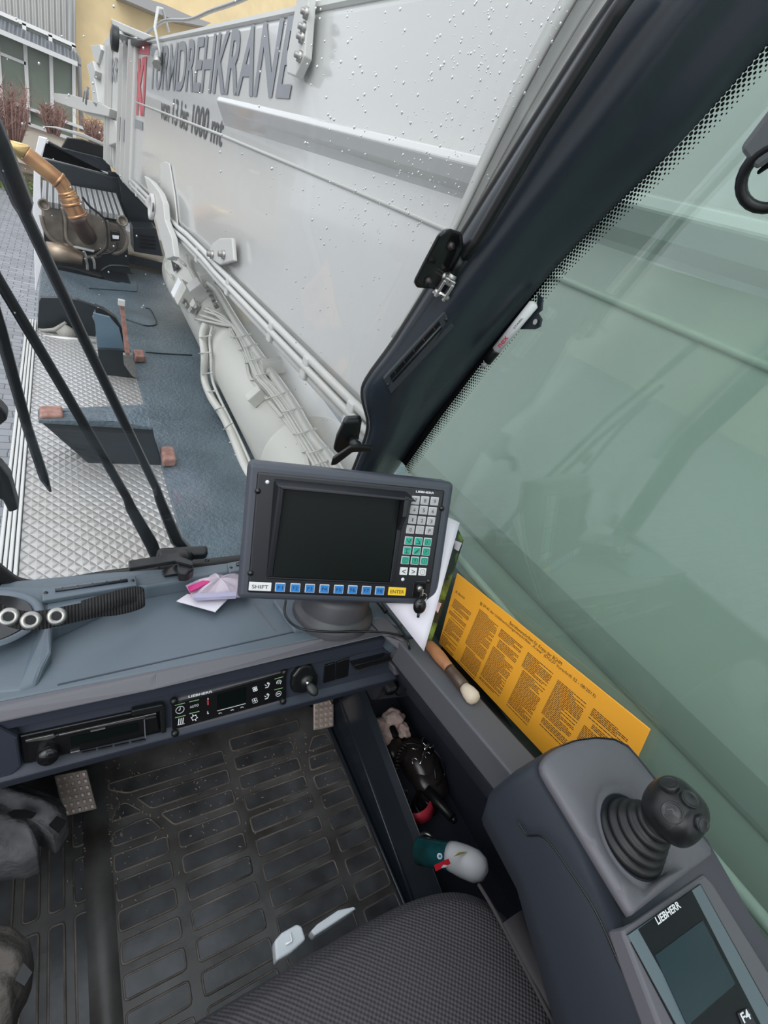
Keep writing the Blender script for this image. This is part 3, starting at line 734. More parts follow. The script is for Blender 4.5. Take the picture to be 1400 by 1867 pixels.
key(Zb(165, 760), .0345, .0142, wkey_m, 'SHIFT', .42, tw=.025)
for i, (x, y) in enumerate(((276, 764), (360, 767), (441, 770), (521, 772), (601, 775), (678, 777), (755, 780), (829, 783))):
    key(Zb(x, y), .0158, .0148, bkey_m, 'F%d' % (i + 1), .40, tw=.0078)
key(Zb(925, 787), .0310, .0142, ykey_m, 'ENTER', .42, tw=.024)
a = MP.at(*Zk(373, 208), .003); b = MP.at(*Zk(555, 224), .003)
text('LIEBHERR', a + MVd * .0, b - a, -MVd * .0034, white_m, mon, bold=.03)
for x, y in ((152, 228), (112, 683), (1170, 325), (1097, 727)):
    u, v = uv(MP.at(*Zb(x, y))); m = MB(); m.lathe(mo(u, v, .002), MN, [(0, .0035), (.0015, .0035), (.003, .002), (.003, 0)][::1], 12); 
    m = MB(); m.lathe(mo(u, v, .002), MN, [(.0048, 0), (.0046, .001), (.003, .0025), (0, .003)], 14); m.build('screw', gloss_m, mon)
for x, y, r in ((205, 178, .003), (954, 717, .003)):
    u, v = uv(MP.at(*Zb(x, y))); m = MB(); m.lathe(mo(u, v, .002), MN, [(r, 0), (r, .001), (0, .0016)], 12); m.build('indicator_dot', white_m, mon)
u, v = uv(MP.at(*Zb(1045, 765)))
mbox(u - .012, v - .010, u + .012, v + .016, .001, .004, 'lock_plate', gloss_m, bevel=.001)
mbox(u - .008, v - .0125, u + .010, v - .0118, .004, .0045, 'lock_line', mono_m)
m = MB(); m.lathe(mo(u, v, .003), MN, [(.0055, 0), (.0055, .004), (.0045, .006), (0, .006)], 16); m.build('key_lock', steel_m, mon)
kf = thing('monitor_key', 'steel key with round black fob hanging from the monitor lock', 'key', tuple(mo(u, v, .01)))
m = MB(); m.box(mo(u + .002, v + .003, .012), (.003, .012, .012), (MU, -MVd, MN)); m.build('blade', steel_m, kf, bevel=.0006)
m = MB(); m.tube([mo(u + .006 + .006 * math.cos(a * .6), v + .012 + .007 * math.sin(a * .6), .012 + .002 * math.sin(a)) for a in range(11)], .0008, 5); m.build('ring', chrome_m, kf)
fb = MP.at(765, 1105, .02); m = MB(); m.ball(fb, .0115, 18, 12, (MU, -MVd, MN), (1.0, 1.25, .6)); m.tube([fb + MVd * .013, fb + MVd * .020], .0025, 8); m.build('fob', gloss_m, kf)
# pedestal
pb = TP.at(607, 1116, .008)
ped = MB(); ax_ = (0, .2, 1)
ped.lathe(pb, ax_, [(.074, -.01), (.075, .003), (.072, .010), (.063, .014), (.062, .018), (.0615, .045), (.055, .055), (.030, .065), (.026, .11), (0, .11)], 48)
ped.build('pedestal', mat('pedestal_grey', (.062, .062, .070), .45), mon)
m = MB(); m.tube([mo(MW * .5, MH * .45, -.06), mo(MW * .5, MH * .72, -.07), pb + V((0, 0, .10))], .026, 14); m.build('neck', black_m, mon)
# cable and plug
cb = MB()
cpts = [(521, 1092), (520, 1118), (545, 1142), (600, 1149), (650, 1148), (700, 1150), (735, 1160)]
pts = [TP.at(p[0], p[1] + 3, .020) for p in cpts]
pts[-1] = TP.at(735, 1160, .010)
cb.tube(smoothpath(pts), .0021, 8)
cb.tube(smoothpath([TP.at(680, 1092, .018), TP.at(705, 1115, .014), TP.at(733, 1150, .012), TP.at(745, 1175, .010), aty(746, 1200, .395), aty(742, 1245, .40), aty(736, 1262, .41), aty(726, 1268, .42), aty(716, 1258, .44)]), .0022, 8)
o = cb.build('cable', black_m); tag(o, 'thin black cable running round the monitor base down to the dash socket', 'cable')
sk = thing('power_socket', 'round black socket with plug under the right end of the dash', 'socket', tuple(aty(712, 1253, .45)))
m = MB(); m.lathe(aty(711, 1252, .455), (-.1, -.9, .3), [(.0, .010), (.014, .010), (.019, .006), (.020, 0), (.018, -.02)], 24); m.build('socket_rim', black_m, sk)
m = MB(); q = aty(712, 1252, .435); m.box(q, (.022, .018, .012), None); m.build('plug', mat('plug_grey', (.05, .05, .05), .5), sk, bevel=.003)
ub = thing('cable_connector', 'small black USB-style plug lying beside the monitor base', 'connector', tuple(TP.at(694, 1102)))
a = TP.at(688, 1094, .018); b = TP.at(704, 1116, .014); m = MB(); m.cyl(a, b, .005, 8); m.build('plug_body', black_m, ub, bevel=.001)
m = MB(); m.cyl(TP.at(684, 1088, .019), a, .0032, 4); m.build('plug_tip', steel_m, ub)

# ------------------------------------------------------------------ papers, leaflet, packet on the dash
def sheet(pts, nm, m, label, cat, solid=.0008, curl=.006, n=8, **k):
    q = [V(p) for p in pts]; nn = (q[1] - q[0]).cross(q[3] - q[0]).normalized()
    mb = MB(); mb.grid(lambda u, v: (q[0].lerp(q[1], u)).lerp(q[3].lerp(q[2], u), v) + nn * (curl * math.sin(3.1 * u + 1.3 * v) * math.sin(2.5 * v)), n, n)
    o = mb.build(nm, m, solid=solid, **k); tag(o, label, cat); return o
p0_ = V((.628, .50, -.44))
# papers lean between monitor and side glass
sheet([atx(778, 925, .53), atx(838, 953, .59), atx(772, 1187, .50), atx(700, 1095, .46)], 'paper_sheet', paper_m, 'white paper sheet hanging down behind the monitor onto the sill', 'paper', curl=.004)
lf = sheet([atx(835, 965, .612), atx(845, 985, .64), atx(782, 1183, .545), atx(768, 1178, .53)], 'leaflet', mat('green_black_leaflet', (.20, .30, .05), .25, col2=(.02, .025, .02), vscale=12, thr=(.45, .55)), 'glossy dark leaflet with green fields standing between paper and orange board', 'leaflet', curl=.001)
m = MB(); m.prism([atx(829, 985, .605), atx(842, 990, .605), atx(836, 1005, .605), atx(825, 998, .605)], (-.0006, 0, 0)); tag(m.build('white_label', paper_m), 'tiny white label tag at the top of the dark leaflet', 'label')
sheet([atx(795, 1096, .555), atx(805, 1100, .56), atx(798, 1118, .555), atx(794, 1112, .55)], 'paper_slip', mat('pink_paper', (.75, .52, .50), .6), 'small pinkish paper slip right below the monitor corner', 'paper', curl=.0)
hb = MB(); q = TP.at(700, 1107, .03)
# orange board
BX = .650
def bx(px, py, x): return atx(px, py, x)
bq = [bx(833, 1045, .648), bx(1185, 1330, .646), bx(1107, 1500, .628), bx(800, 1172, .630)]
bn = (bq[1] - bq[0]).cross(bq[3] - bq[0]).normalized(); bn = bn if bn.x < 0 else -bn
BP = Pl(bq[0], bn)
bq = [BP.at(*p) for p in [(833, 1045), (1185, 1330), (1107, 1500), (800, 1172)]]
bd = thing('notice_board', 'orange printed notice board of crane operating rules leaning on the side window', 'notice board', tuple(bq[3]))
MB().prism(bq, -bn * .003).build('board', orange_m, bd, bevel=.0006)
U_ = (bq[1] - bq[0]); D_ = (bq[3] - bq[0])
# title lines
def bt(s, x0, y0, x1, y1, hgt, b=0):
    a = BP.at(x0, y0, .0002); c_ = BP.at(x1, y1, .0002); r = c_ - a; u = bn.cross(r).normalized()
    if u.dot(D_) > 0: u = -u
    text(s, a, r, u * hgt, ink_m, bd, thick=.0002, bold=b)
ZB = lambda x, y: (780 + x / 3.182, 1000 + y / 3.182)
a, b = ZB(472, 438), ZB(772, 680); bt('Betriebsvorschriften für Krane der BGHM', *a, *b, .0062)
a, b = ZB(300, 325), ZB(966, 872); bt('§§ 29-43 der Unfallverhütungsvorschriften „Krane“ (DGUV Vorschrift 52 - 08/2013)', *a, *b, .0066)
a, b = ZB(160, 256), ZB(212, 296); bt('III. Betrieb', *a, *b, .0050)
# body text: six columns of fine print
fp = MB(); rnd = random.Random(3)
Un = U_.normalized(); Dn = (D_ - Un * D_.dot(Un)).normalized(); WB = U_.length
def bp2(u, v, o=.0003): return bq[0] + Un * u + Dn * v + bn * o
cols = [((155, 290), (110, 590), (250, 380)), ((300, 350), (195, 670), (410, 450)), ((425, 465), (330, 790), (550, 575)), ((580, 600), (475, 930), (730, 720)), ((755, 760), (635, 1080), (935, 885)), ((960, 925), (880, 1090), (1165, 1105))]
for ci, (tl, bl, tr) in enumerate(cols):
    tl, bl, tr = [BP.at(*ZB(*p), .0003) for p in (tl, bl, tr)]
    u0 = (tl - bq[0]).dot(Un); v0 = (tl - bq[0]).dot(Dn); u1 = (tr - bq[0]).dot(Un); v1 = max((bl - bq[0]).dot(Dn), v0 + .06)
    v = v0; ind = 0
    if ci >= 4: v1 = v0 + .085
    while v < v1:
        if rnd.random() < .10: v += .0026; ind = rnd.choice((0, .006, .010))
        u = u0 + ind; ue = u1 - (0 if rnd.random() < .7 else rnd.uniform(.005, .03))
        while u < ue:
            L = rnd.uniform(.0022, .0075); L = min(L, ue - u)
            if L > .001: fp.add([bp2(u, v), bp2(u + L, v), bp2(u + L, v + .00125), bp2(u, v + .00125)], [(0, 3, 2, 1)])
            u += L + .0009
        v += .0027
o = fp.build('fine_print', ink_m, bd); tag(o, 'six columns of tiny dark print', kind='stuff')

# brush lying on the sill
br = thing('paint_brush', 'round brush with worn wooden handle and pale bristles lying on the sill', 'brush', tuple(TP.at(820, 1220)))
A = TP.at(780, 1172, .011); Bb = TP.at(822, 1222, .012); Cc = TP.at(846, 1252, .011); Dd = TP.at(866, 1276, .010)
m = MB(); m.tube([A, A.lerp(Bb, .1), A.lerp(Bb, .5), A.lerp(Bb, .9), Bb], [.006, .0095, .011, .009, .006], 16); m.build('handle', mat('worn_orange_wood', (.50, .22, .09), .45, col2=(.30, .13, .06), vscale=40), br)
m = MB(); m.tube([Bb.lerp(A, .06), Bb, Bb.lerp(Cc, .4), Cc], [.0095, .0085, .0092, .0098], 16); m.build('ferrule', mat('brown_ferrule', (.075, .045, .03), .3), br)
m = MB(); m.tube([Cc, Cc.lerp(Dd, .4), Cc.lerp(Dd, .8), Dd, Dd.lerp(Cc, -.12)], [.0085, .0115, .0125, .010, .003], 16); m.build('bristles', mat('cream_bristles', (.66, .55, .42), .9, bump=.8, bscale=400, dist=.001), br)

# packet of swabs and card on the dash
S2 = lambda pts, o: [TP.at(*p, o) for p in pts]
m = MB(); m.prism(S2(zoom((0, 1000), 3.111, [(1002, 297), (1062, 258), (1297, 280), (1222, 358)]), .012), -TP.n * .0015)
tag(m.build('card', paper_m), 'small white folded card under the plastic packet on the dash', 'card')
pk = thing('plastic_packet', 'crumpled clear packet with pink print lying on the dash', 'packet', tuple(TP.at(385, 1070, .01)))
pq = S2(zoom((0, 1000), 3.111, [(1052, 210), (1200, 150), (1420, 150), (1420, 275), (1100, 290)]), .016)
m = MB(); cen = sum(pq, V()) / 5
def pkf(u, v):
    i = u * 5; k = int(i) % 5; f = i - int(i); e = pq[k].lerp(pq[(k + 1) % 5], f)
    return cen.lerp(e, v) + TP.n * (.016 * (1 - v ** 2) + .004 * math.sin(u * 40) * v * (1 - v) * 3)
m.grid(pkf, 30, 6, smooth=False); m.build('wrapper', mat('clear_wrapper', (.80, .70, .80), .12, trans=.45, bump=.5, bscale=80, dist=.003), pk, solid=.0006)
m = MB(); m.prism(S2(zoom((0, 1000), 3.111, [(1065, 215), (1180, 168), (1190, 190), (1080, 245)]), .030), -TP.n * .003); m.build('pink_label', mat('magenta_print', (.62, .03, .22), .4), pk)
m = MB(); m.prism(S2(zoom((0, 1000), 3.111, [(1100, 255), (1340, 245), (1340, 268), (1102, 280)]), .026), -TP.n * .006); m.build('contents', mat('lilac_contents', (.42, .40, .55), .6), pk)

# strap with eyelets
sp_ = thing('webbing_strap', 'black webbing strap with three metal eyelets lying across the dash', 'strap', tuple(TP.at(160, 1105)))
def ribbon(path, wid, m, parent, nm, th=.003):
    n = len(path); mb = MB(); vs = []
    for p, wv in zip(path, wid): vs += [p - wv, p + wv]
    mb.add(vs, [(2 * i, 2 * i + 1, 2 * i + 3, 2 * i + 2) for i in range(n - 1)], True)
    return mb.build(nm, m, parent, solid=th)
Zs = lambda x, y, o: TP.at(x / 3.111, 1000 + y / 3.111, o)
pth = [Zs(-60, 330, .08), Zs(0, 368, .068), Zs(90, 400, .062), Zs(180, 410, .060), Zs(260, 402, .060), Zs(330, 388, .058), Zs(430, 366, .052), Zs(560, 340, .045), Zs(680, 330, .038), Zs(770, 308, .034), Zs(815, 285, .034), Zs(800, 262, .040), Zs(740, 262, .048), Zs(640, 290, .055), Zs(540, 320, .056), Zs(460, 345, .054)]
pth = smoothpath(pth, 5); w0 = V((.012, .75, .66)).normalized() * .0125
web_m = patmat('black_webbing', (.020, .019, .020), .75, 'corr', .004, .9, .001)
ribbon(pth, [w0 * (1.0 if i < 40 else .95) for i in range(len(pth))], web_m, sp_, 'band')
for x, y, o in ((50, 388, .067), (175, 408, .064), (322, 385, .062)):
    c_ = Zs(x, y, o + .002); ax3 = V((0, -.66, .75))
    m = MB(); m.lathe(c_, ax3, [(.0052, .0), (.0060, .0024), (.0085, .0026), (.0112, .0016), (.0118, 0)], 24); rg = m.build('eyelet', steel_m, sp_)
    m = MB(); m.lathe(c_, ax3, [(0, .0002), (.0052, .0002)], 16); m.build('eyelet_hole', gloss_m, rg)

# windscreen latch on the dash with its handle
lt = thing('window_latch', 'black window latch with flat lever standing at the centre of the dash rear edge', 'latch', tuple(LED.at(320, 1025)))
ZL = lambda pts: zoom((0, 900), 2.8, pts)
slab(ZL([(655, 340), (830, 312), (905, 296), (925, 320), (990, 345), (985, 360), (900, 340), (660, 378)]), LED, .008, 'lever', black_m, lt, off=.035, bevel=.002)
slab(ZL([(825, 392), (905, 362), (970, 350), (988, 370), (980, 400), (840, 418)]), LED, .004, 'well', gloss_m, lt, off=.004, bevel=.001)
slab(ZL([(905, 335), (985, 345), (990, 380), (960, 402), (912, 400)]), LED, .02, 'hinge_block', black_m, lt, off=.028, bevel=.004)
c_ = windpt(*ZL([(922, 272)])[0])
xv = V((.98, -.12, .1)).normalized(); zv = V((.0, -.35, .93)).normalized(); yv = zv.cross(xv)
m = MB(); m.box(c_ + V((0, -.02, 0)), (.088, .022, .024), (xv, yv, zv)); m.build('clamp_block', black_m, lt, bevel=.007, seg=4)
m = MB(); m.tube([c_ + V((.01, -.03, 0)), LED.at(330, 1015, .02)], [.010, .014], 12); m.build('stem', black_m, lt)
for x, y in ((805, 378), (1057, 342)):
    m = MB(); m.lathe(LED.at(*ZL([(x, y)])[0], .002), LED.n, [(.0042, 0), (.004, .002), (0, .003)], 12); m.build('screw', black_m, lt)

# ------------------------------------------------------------------ fittings on the right pillar
C_ = lambda x, y, d: ray(*zoom((600, 400), 3.5, [(x, y)])[0]) * d
def latchplate(pts, d, nm, label, cat, extra=None):
    pass
wd = [windpt(*zoom((600, 400), 3.5, [p])[0]) for p in [(755, 60), (850, 90), (862, 200), (700, 450), (560, 440), (536, 405), (600, 280), (700, 90)]]
ul = thing('window_latch', 'black rounded latch plate with two rivets beside the gas strut on the pillar', 'latch', tuple(wd[4]))
nW = V((-.45, -.85, -.2)).normalized()
MB().prism([p * .935 for p in wd], -nW * .012).build('plate', gloss_m, ul, bevel=.005, seg=3)
wd2 = [windpt(*zoom((600, 400), 3.5, [p])[0]) for p in [(740, 62), (800, 75), (560, 330), (545, 400), (590, 440), (536, 405), (600, 270), (690, 90)]]
MB().prism([p * .95 for p in wd], -nW * .006).build('rubber_pad', rubber_m, ul, bevel=.004)
for x, y in ((775, 172), (632, 395)):
    c_ = windpt(*zoom((600, 400), 3.5, [(x, y)])[0]) * .934
    m = MB(); m.lathe(c_, nW, [(.0065, 0), (.006, .003), (.003, .0055), (0, .006)], 16); m.build('rivet', mat('dark_rivet', (.06, .05, .05), .3, metal=.6), ul)
gs = thing('gas_strut', 'black gas strut with bright metal fork end lying along the pillar', 'gas strut', tuple(windpt(800, 540)))
def wq(x, y, o, k=1.6):
    p = windpt(*zoom((600, 400), 3.5, [(x, y)])[0]); return p - p.normalized() * (o * k)
m = MB(); m.tube([windpt(1180, -60) * .90, windpt(1118, 30) * .90, windpt(985, 240) * .905, wq(940, 140, .055), wq(860, 235, .05)], .0085, 14); m.build('cylinder', black_m, gs)
m = MB(); m.tube([wq(860, 235, .048), wq(785, 365, .045)], .0055, 12); m.build('rod', black_m, gs)
m = MB(); m.tube([wq(792, 350, .045), wq(765, 395, .045)], .0075, 12)
m.build('collar', steel_m, gs)
fk = MB(); a = wq(765, 395, .045); b = wq(700, 500, .042); d = (b - a).normalized(); s_ = nW.cross(d)
for sgn in (-1, 1): fk.box((a + b) / 2 + s_ * .007 * sgn, ((b - a).length, .005, .016), (d, s_, nW))
fk.box(a, (.010, .018, .014), (d, s_, nW)); fk.build('fork', mat('pale_zinc', (.62, .60, .58), .3, metal=.8), gs, bevel=.0015)
m = MB(); m.cyl(wq(715, 478, .045) - s_ * .013, wq(715, 478, .045) + s_ * .013, .0045, 12); m.build('pin', chrome_m, gs)
m = MB(); m.tube([wq(750, 350, .05), wq(735, 355, .055), wq(730, 380, .058)], .003, 8); m.build('clip', steel_m, gs)
# lower latch near the monitor
ll = thing('window_latch', 'black swivel latch with bent arm behind the top of the monitor', 'latch', tuple(wq(150, 1420, .02)))
LLp = [(95, 1285), (195, 1280), (205, 1310), (180, 1450), (60, 1505), (22, 1475), (40, 1400)]
MB().prism([wq(x, y, .022) for x, y in LLp], -nW * .022).build('clamp_block', black_m, ll, bevel=.006, seg=3)
m = MB(); m.tube([wq(140, 1400, .02), wq(165, 1440, .045), wq(190, 1455, .05)], [.008, .011, .010], 12); m.build('stem', black_m, ll)
MB().prism([wq(x, y, .058) for x, y in [(275, 1455), (190, 1448), (130, 1455), (20, 1530), (8, 1575), (45, 1570), (150, 1490), (275, 1485)]], -nW * .010).build('arm', black_m, ll, bevel=.003)
# screws in the pillar
for x, y in ((995, 232), (765, 1112)):
    p = PV.at(*zoom((600, 400), 3.5, [(x, y)])[0]); 
    d = ray(*zoom((600, 400), 3.5, [(x, y)])[0])
# marker pen in a bracket at the glass edge
mk = thing('marker_pen', 'white marker pen with dark cap and red print clipped to the pillar edge', 'marker pen', tuple(atx(932, 605, .645)))
ma = atx(975, 552, .640); mb_ = atx(905, 638, .636); mc = atx(888, 660, .635); md_ = atx(879, 670, .635)
m = MB(); m.tube([ma, ma.lerp(mb_, .03), mb_], [.004, .0085, .0080], 18); pen = m.build('barrel', wkey_m, mk)
m = MB(); m.tube([mb_, mb_.lerp(mc, .1), mc], [.0082, .0085, .0075], 18); m.build('cap', black_m, mk)
m = MB(); m.tube([mc, md_], [.006, .003], 12); m.build('tip', mat('grey_tip', (.35, .35, .34), .5), mk)
ax1 = (mb_ - ma).normalized(); tn = (-(ma + mb_)).normalized(); tn = (tn - ax1 * tn.dot(ax1)).normalized(); upv = tn.cross(ax1)
text('edding', ma.lerp(mb_, .97) + tn * .0088 - upv * .003, -ax1 * .028, upv * .0062 * (1 if upv.dot(V((0, 0, 1))) > 0 else 1), red_m, mk, thick=.0001) if False else None
q = ma.lerp(mb_, .90) + tn * .0086; sd_ = upv * (1 if upv.cross(-ax1).dot(tn) < 0 else -1)
rr_ = -ax1; uu = tn.cross(rr_)
text('nex', q - uu * .0032, rr_ * .022, uu * .0064, red_m, mk, thick=.0001, bold=.02)
text('STABIL', ma.lerp(mb_, .50) + tn * .0088 - uu * .0015, rr_ * .022, uu * .003, ink_m, mk, thick=.0001)
bk_ = thing('pen_bracket', 'small black holed bracket holding the marker pen', 'bracket', tuple(atx(965, 585, .648)))
BKP = zoom((700, 450), 2, [(560, 172), (577, 185), (574, 230), (560, 240), (574, 262), (568, 290), (548, 300), (492, 300), (540, 245), (555, 215)])
MB().prism([atx(px, py, .652) for px, py in BKP], (.004, 0, 0)).build('plate', pillar_m, bk_, bevel=.001)
m = MB(); c_ = atx(700 + 552 / 2, 450 + 274 / 2, .650); m.lathe(c_, (-1, 0, 0), [(.0, .0008), (.0045, .0008)], 16); m.build('hole', boomd_m, bk_)
# lamp with dark ring at the right edge of the frame
lm = thing('work_lamp', 'grey work lamp housing with black ring at the upper right edge', 'lamp', tuple(ray(1400, 320) * .62))
LD = Pl(ray(1390, 270) * .60, (-.75, -.35, -.45))
slab(zoom((1200, 120), 6.67, [(975, 1020), (1500, 320), (1600, 1000), (1175, 1290)]), LD, .03, 'housing', mat('lamp_grey', (.16, .17, .175), .35), lm, bevel=.004)
slab(zoom((1200, 120), 6.67, [(1185, 1295), (1500, 1010), (1560, 1100), (1200, 1340)]), LD, .02, 'dark_edge', gloss_m, lm, off=-.010, bevel=.002)
m = MB(); cc_ = LD.at(1412, 322, -.004); u_, v_, n_ = frame(LD.n)
m.tube([cc_ + (u_ * math.cos(a * .2618) + v_ * math.sin(a * .2618)) * .024 for a in range(24)], .005, 10, closed=True); m.build('ring', black_m, lm)
m = MB(); a_ = LD.at(1470, 250, -.02); m.tube([a_, a_ + V((.02, -.05, .12)), V((a_.x + .03, a_.y - .08, .55))], .009, 8); m.build('mounting_arm', black_m, lm)

# ------------------------------------------------------------------ seat
seat = thing('driver_seat', 'dark grey woven fabric driver seat cushion in the foreground', 'seat', (.2, -.2, -1.14))
sx0, sx1, sy0, sy1 = -.13, .53, -.56, .104
def outl(u, ins):
    a = 2 * math.pi * u; e = 5.0; cx_, cy_ = (sx0 + sx1) / 2, (sy0 + sy1) / 2
    c, s = math.cos(a), math.sin(a)
    return (cx_ + (abs(c) ** (2 / e)) * (1 if c > 0 else -1) * ((sx1 - sx0) / 2 - ins), cy_ + (abs(s) ** (2 / e)) * (1 if s > 0 else -1) * ((sy1 - sy0) / 2 - ins))
lv = [(.012, -.86), (.0, -.82), (-.002, -.78), (.004, -.752), (.016, -.733), (.035, -.722), (.07, -.712), (.12, -.706), (.18, -.703), (.26, -.702), (.3295, -.702)]
m = MB()
def seatf(u, v):
    k = min(int(v), len(lv) - 2); f = v - k; i0, z0 = lv[k]; i1, z1 = lv[k + 1]; ins = i0 + (i1 - i0) * f; x, y = outl(u, ins)
    return V((x, y, z0 + (z1 - z0) * f + .012 * max(0, (x - .40) / .13) * (1 if ins > .02 else .4)))
m.grid(lambda u, v: seatf(u, v * (len(lv) - 1)), 96, 40)
m.build('cushion', seat_m, seat)
m = MB(); m.tube(smoothpath([V((.475, .07, -.722)), V((.468, .03, -.707)), V((.462, -.06, -.699)), V((.46, -.2, -.697)), V((.46, -.45, -.699))]), .0028, 6); m.build('piping', seats_m, seat)
m = MB(); m.grid(lambda u, v: V((.464 + u * .058, .02 - v * .45, -.6985 - .014 * (u ** 2) * 2.0 + .006 * math.sin(u * 3.14)  )), 8, 12); m.build('side_panel', seats_m, seat, solid=.002)
m = MB(); m.box((.2, -.22, -.96), (.48, .46, .22)); m.build('seat_base', black_m, seat, bevel=.02)
m = MB(); m.box((.2, -.62, -.40), (.50, .12, .62)); m.build('backrest', seats_m, seat, bevel=.05, seg=4)
# two translucent plastic grips at the seat's front edge
def lip_piece(pts, z, label, h=.02):
    q = [atz(px, py, z) for px, py in pts]
    m = MB(); m.prism(q, (0, 0, -h)); return tag(m.build('plastic_grip', clear_m, bevel=.003, seg=3), label, 'grip')
Zg = lambda pts: zoom((450, 1380), 2.333, pts)
lip_piece(Zg([(118, 780), (150, 745), (215, 708), (235, 720), (252, 775), (190, 830), (125, 870)]), -.79, 'squarish frosted plastic grip at the seat front, left one with embossed L')
lip_piece(Zg([(272, 740), (300, 710), (390, 650), (455, 636), (466, 644), (360, 715), (290, 760)]), -.79, 'long thin frosted plastic grip at the seat front, right one')
m = MB(); m.tube([atz(*Zg([(185, 750)])[0], -.788), atz(*Zg([(190, 785)])[0], -.788), atz(*Zg([(165, 797)])[0], -.788)], .0015, 6); tag(m.build('embossed_mark', white_m), 'raised L-shaped mark on the left frosted grip', 'mark')

# ------------------------------------------------------------------ joystick console
CP = Pl((.40, -.035, -.42), (0, -.23, 1))
con = thing('joystick_console', 'grey armrest console with black joystick and small display, right of the seat', 'console', (.46, -.05, -.70))
plate_px = [(1155, 1672), (1075, 1541), (996, 1412), (991, 1398), (994, 1385), (1004, 1372), (1025, 1359), (1057, 1347), (1090, 1343), (1122, 1346), (1146, 1358), (1163, 1377), (1193, 1414), (1250, 1487), (1290, 1530), (1307, 1555)]
pl_pts = [CP.at(*p) for p in plate_px]
# plate with a dished ring: build as grid from rim to ring
RC = CP.at(1162, 1520); RR = .0365
X_ = V((1, 0, 0)); Yc = CP.n.cross(X_).normalized()
def ang(p): d = p - RC; return math.atan2(d.dot(Yc), d.dot(X_))
def rimhit(a):
    d = X_ * math.cos(a) + Yc * math.sin(a); best = None; n = len(pl_pts)
    for i in range(n):
        p, q = pl_pts[i] - RC, pl_pts[(i + 1) % n] - RC
        px, py, qx, qy = p.dot(X_), p.dot(Yc), q.dot(X_), q.dot(Yc); dx, dy = math.cos(a), math.sin(a)
        den = dx * (qy - py) - dy * (qx - px)
        if abs(den) < 1e-12: continue
        t = (px * (qy - py) - py * (qx - px)) / den; s = (px * dy - py * dx) / den
        if t > 0 and -1e-6 <= s <= 1 + 1e-6 and (best is None or t < best): best = t
    return best
m = MB(); NA = 120
def platef(u, v):
    a = 2 * math.pi * u; R = rimhit(a); d = X_ * math.cos(a) + Yc * math.sin(a)
    levels = [(R - .004, -.012), (R, -.009), (R - .0012, -.003), (R - .005, 0), (max(RR + .026, R * .72) if R > RR + .03 else R - .007, .0005), (min(RR + .016, R - .008), -.0), (min(RR + .009, R - .010), -.004), (RR + .002, -.008), (RR + .0012, -.0065), (RR, -.008), (RR - .003, -.03)]
    k = min(int(v * 10 + 1e-6), 10); r, z = levels[k]
    return RC + d * r + CP.n * z
m.grid(platef, NA, 10); m.build('top_plate', lip_m, con)
# body: outline lofted downwards
def low(k, dz, g):
    out = []
    for p in body_pts: out.append(V((p.x + (-g if p.x < .46 else g * .5), p.y, p.z)) - CP.n * dz)
    return out
disp_out = [(1134, 1697), (1150, 1668)]
body_pts = [CP.at(*p, -.008) for p in plate_px[1:15]]
body_pts += [V((.557, -.10, -.447)), V((.557, -.34, -.50)), V((.383, -.34, -.50)), V((.383, -.10, -.447))]
m = MB(); nb = len(body_pts)
L = [low(0, .0, -.002), low(0, .012, .004), low(0, .05, .010), low(0, .10, .008), low(0, .14, -.002), low(0, .155, -.02)]
# pull the nose back with depth
for li, r in enumerate(L):
    for i, p in enumerate(r):
        if p.y > .02: p.y -= [0, -.002, .0, .006, .02, .035][li]
m.add([p for r in L for p in r], [(j * nb + i, j * nb + (i + 1) % nb, (j + 1) * nb + (i + 1) % nb, (j + 1) * nb + i) for j in range(5) for i in range(nb)] + [tuple(range(nb)), tuple(range(6 * nb - 1, 5 * nb - 1, -1))], True)
body_o = m.build('body', mat('console_side_plastic', (.030, .036, .048), .5, bump=.2, bscale=900, dist=.0006), con)
m = MB(); sp2 = [(943, 1496), (955, 1515), (963, 1524), (985, 1524), (1005, 1540), (1040, 1590), (1085, 1660), (1130, 1760), (1180, 1867)]
m.tube(smoothpath([atx(px, py, .383) for px, py in sp2], 4), .0011, 5); m.build('side_seam', black_m, con)
m = MB(); m.box((.47, -.12, -.62), (.05, .08, .16)); m.build('support_arm', black_m, con)
# display half
DPl = CP.off(-.013)
dsp = slab([(1134, 1695), (1283, 1592), (1300, 1610), (1470, 1880), (1560, 2050), (1310, 2150)], CP, .02, 'display_bezel', lip_m, con, off=-.006, bevel=.003)
ZD = lambda pts: zoom((1130, 1600), 5.185, pts)
slab(ZD([(72, 540), (762, 60), (1700, 1750), (1000, 2300)]), CP, .004, 'rim_line', black_m, dsp, off=-.0045)
slab(ZD([(78, 545), (760, 68), (1690, 1750), (1010, 2260)]), CP, .004, 'side_strips', mat('blue_grey_strip', (.13, .165, .185), .45), dsp, off=-.004)
slab(ZD([(175, 488), (680, 122), (1560, 1830), (1120, 2180)]), CP, .004, 'glass_panel', mat('console_glass', (.010, .011, .014), .3, spec=.3), dsp, off=-.0035)
slab(ZD([(335, 735), (785, 402), (1092, 1005), (640, 1400)]), CP, .001, 'screen', mat('console_screen', (.022, .040, .050), .2, spec=.4), dsp, off=-.0028)
def ct(s, a, b, hgt, par, sh=0):
    a = CP.at(*ZD([a])[0], -.0011); b = CP.at(*ZD([b])[0], -.0011); r = b - a
    text(s, a, r, CP.n.cross(r).normalized() * hgt, white_m, par, thick=.0002, bold=.025)
ct('LIEBHERR', (362, 448), (580, 282), .0052, dsp)
kk = slab(ZD([(1118, 1275), (1215, 1230), (1300, 1400), (1180, 1440)]), CP, .002, 'soft_key', mat('soft_key', (.03, .03, .037), .4), dsp, off=-.0016, bevel=.001)
ct('F4', (1175, 1380), (1245, 1330), .0058, kk)
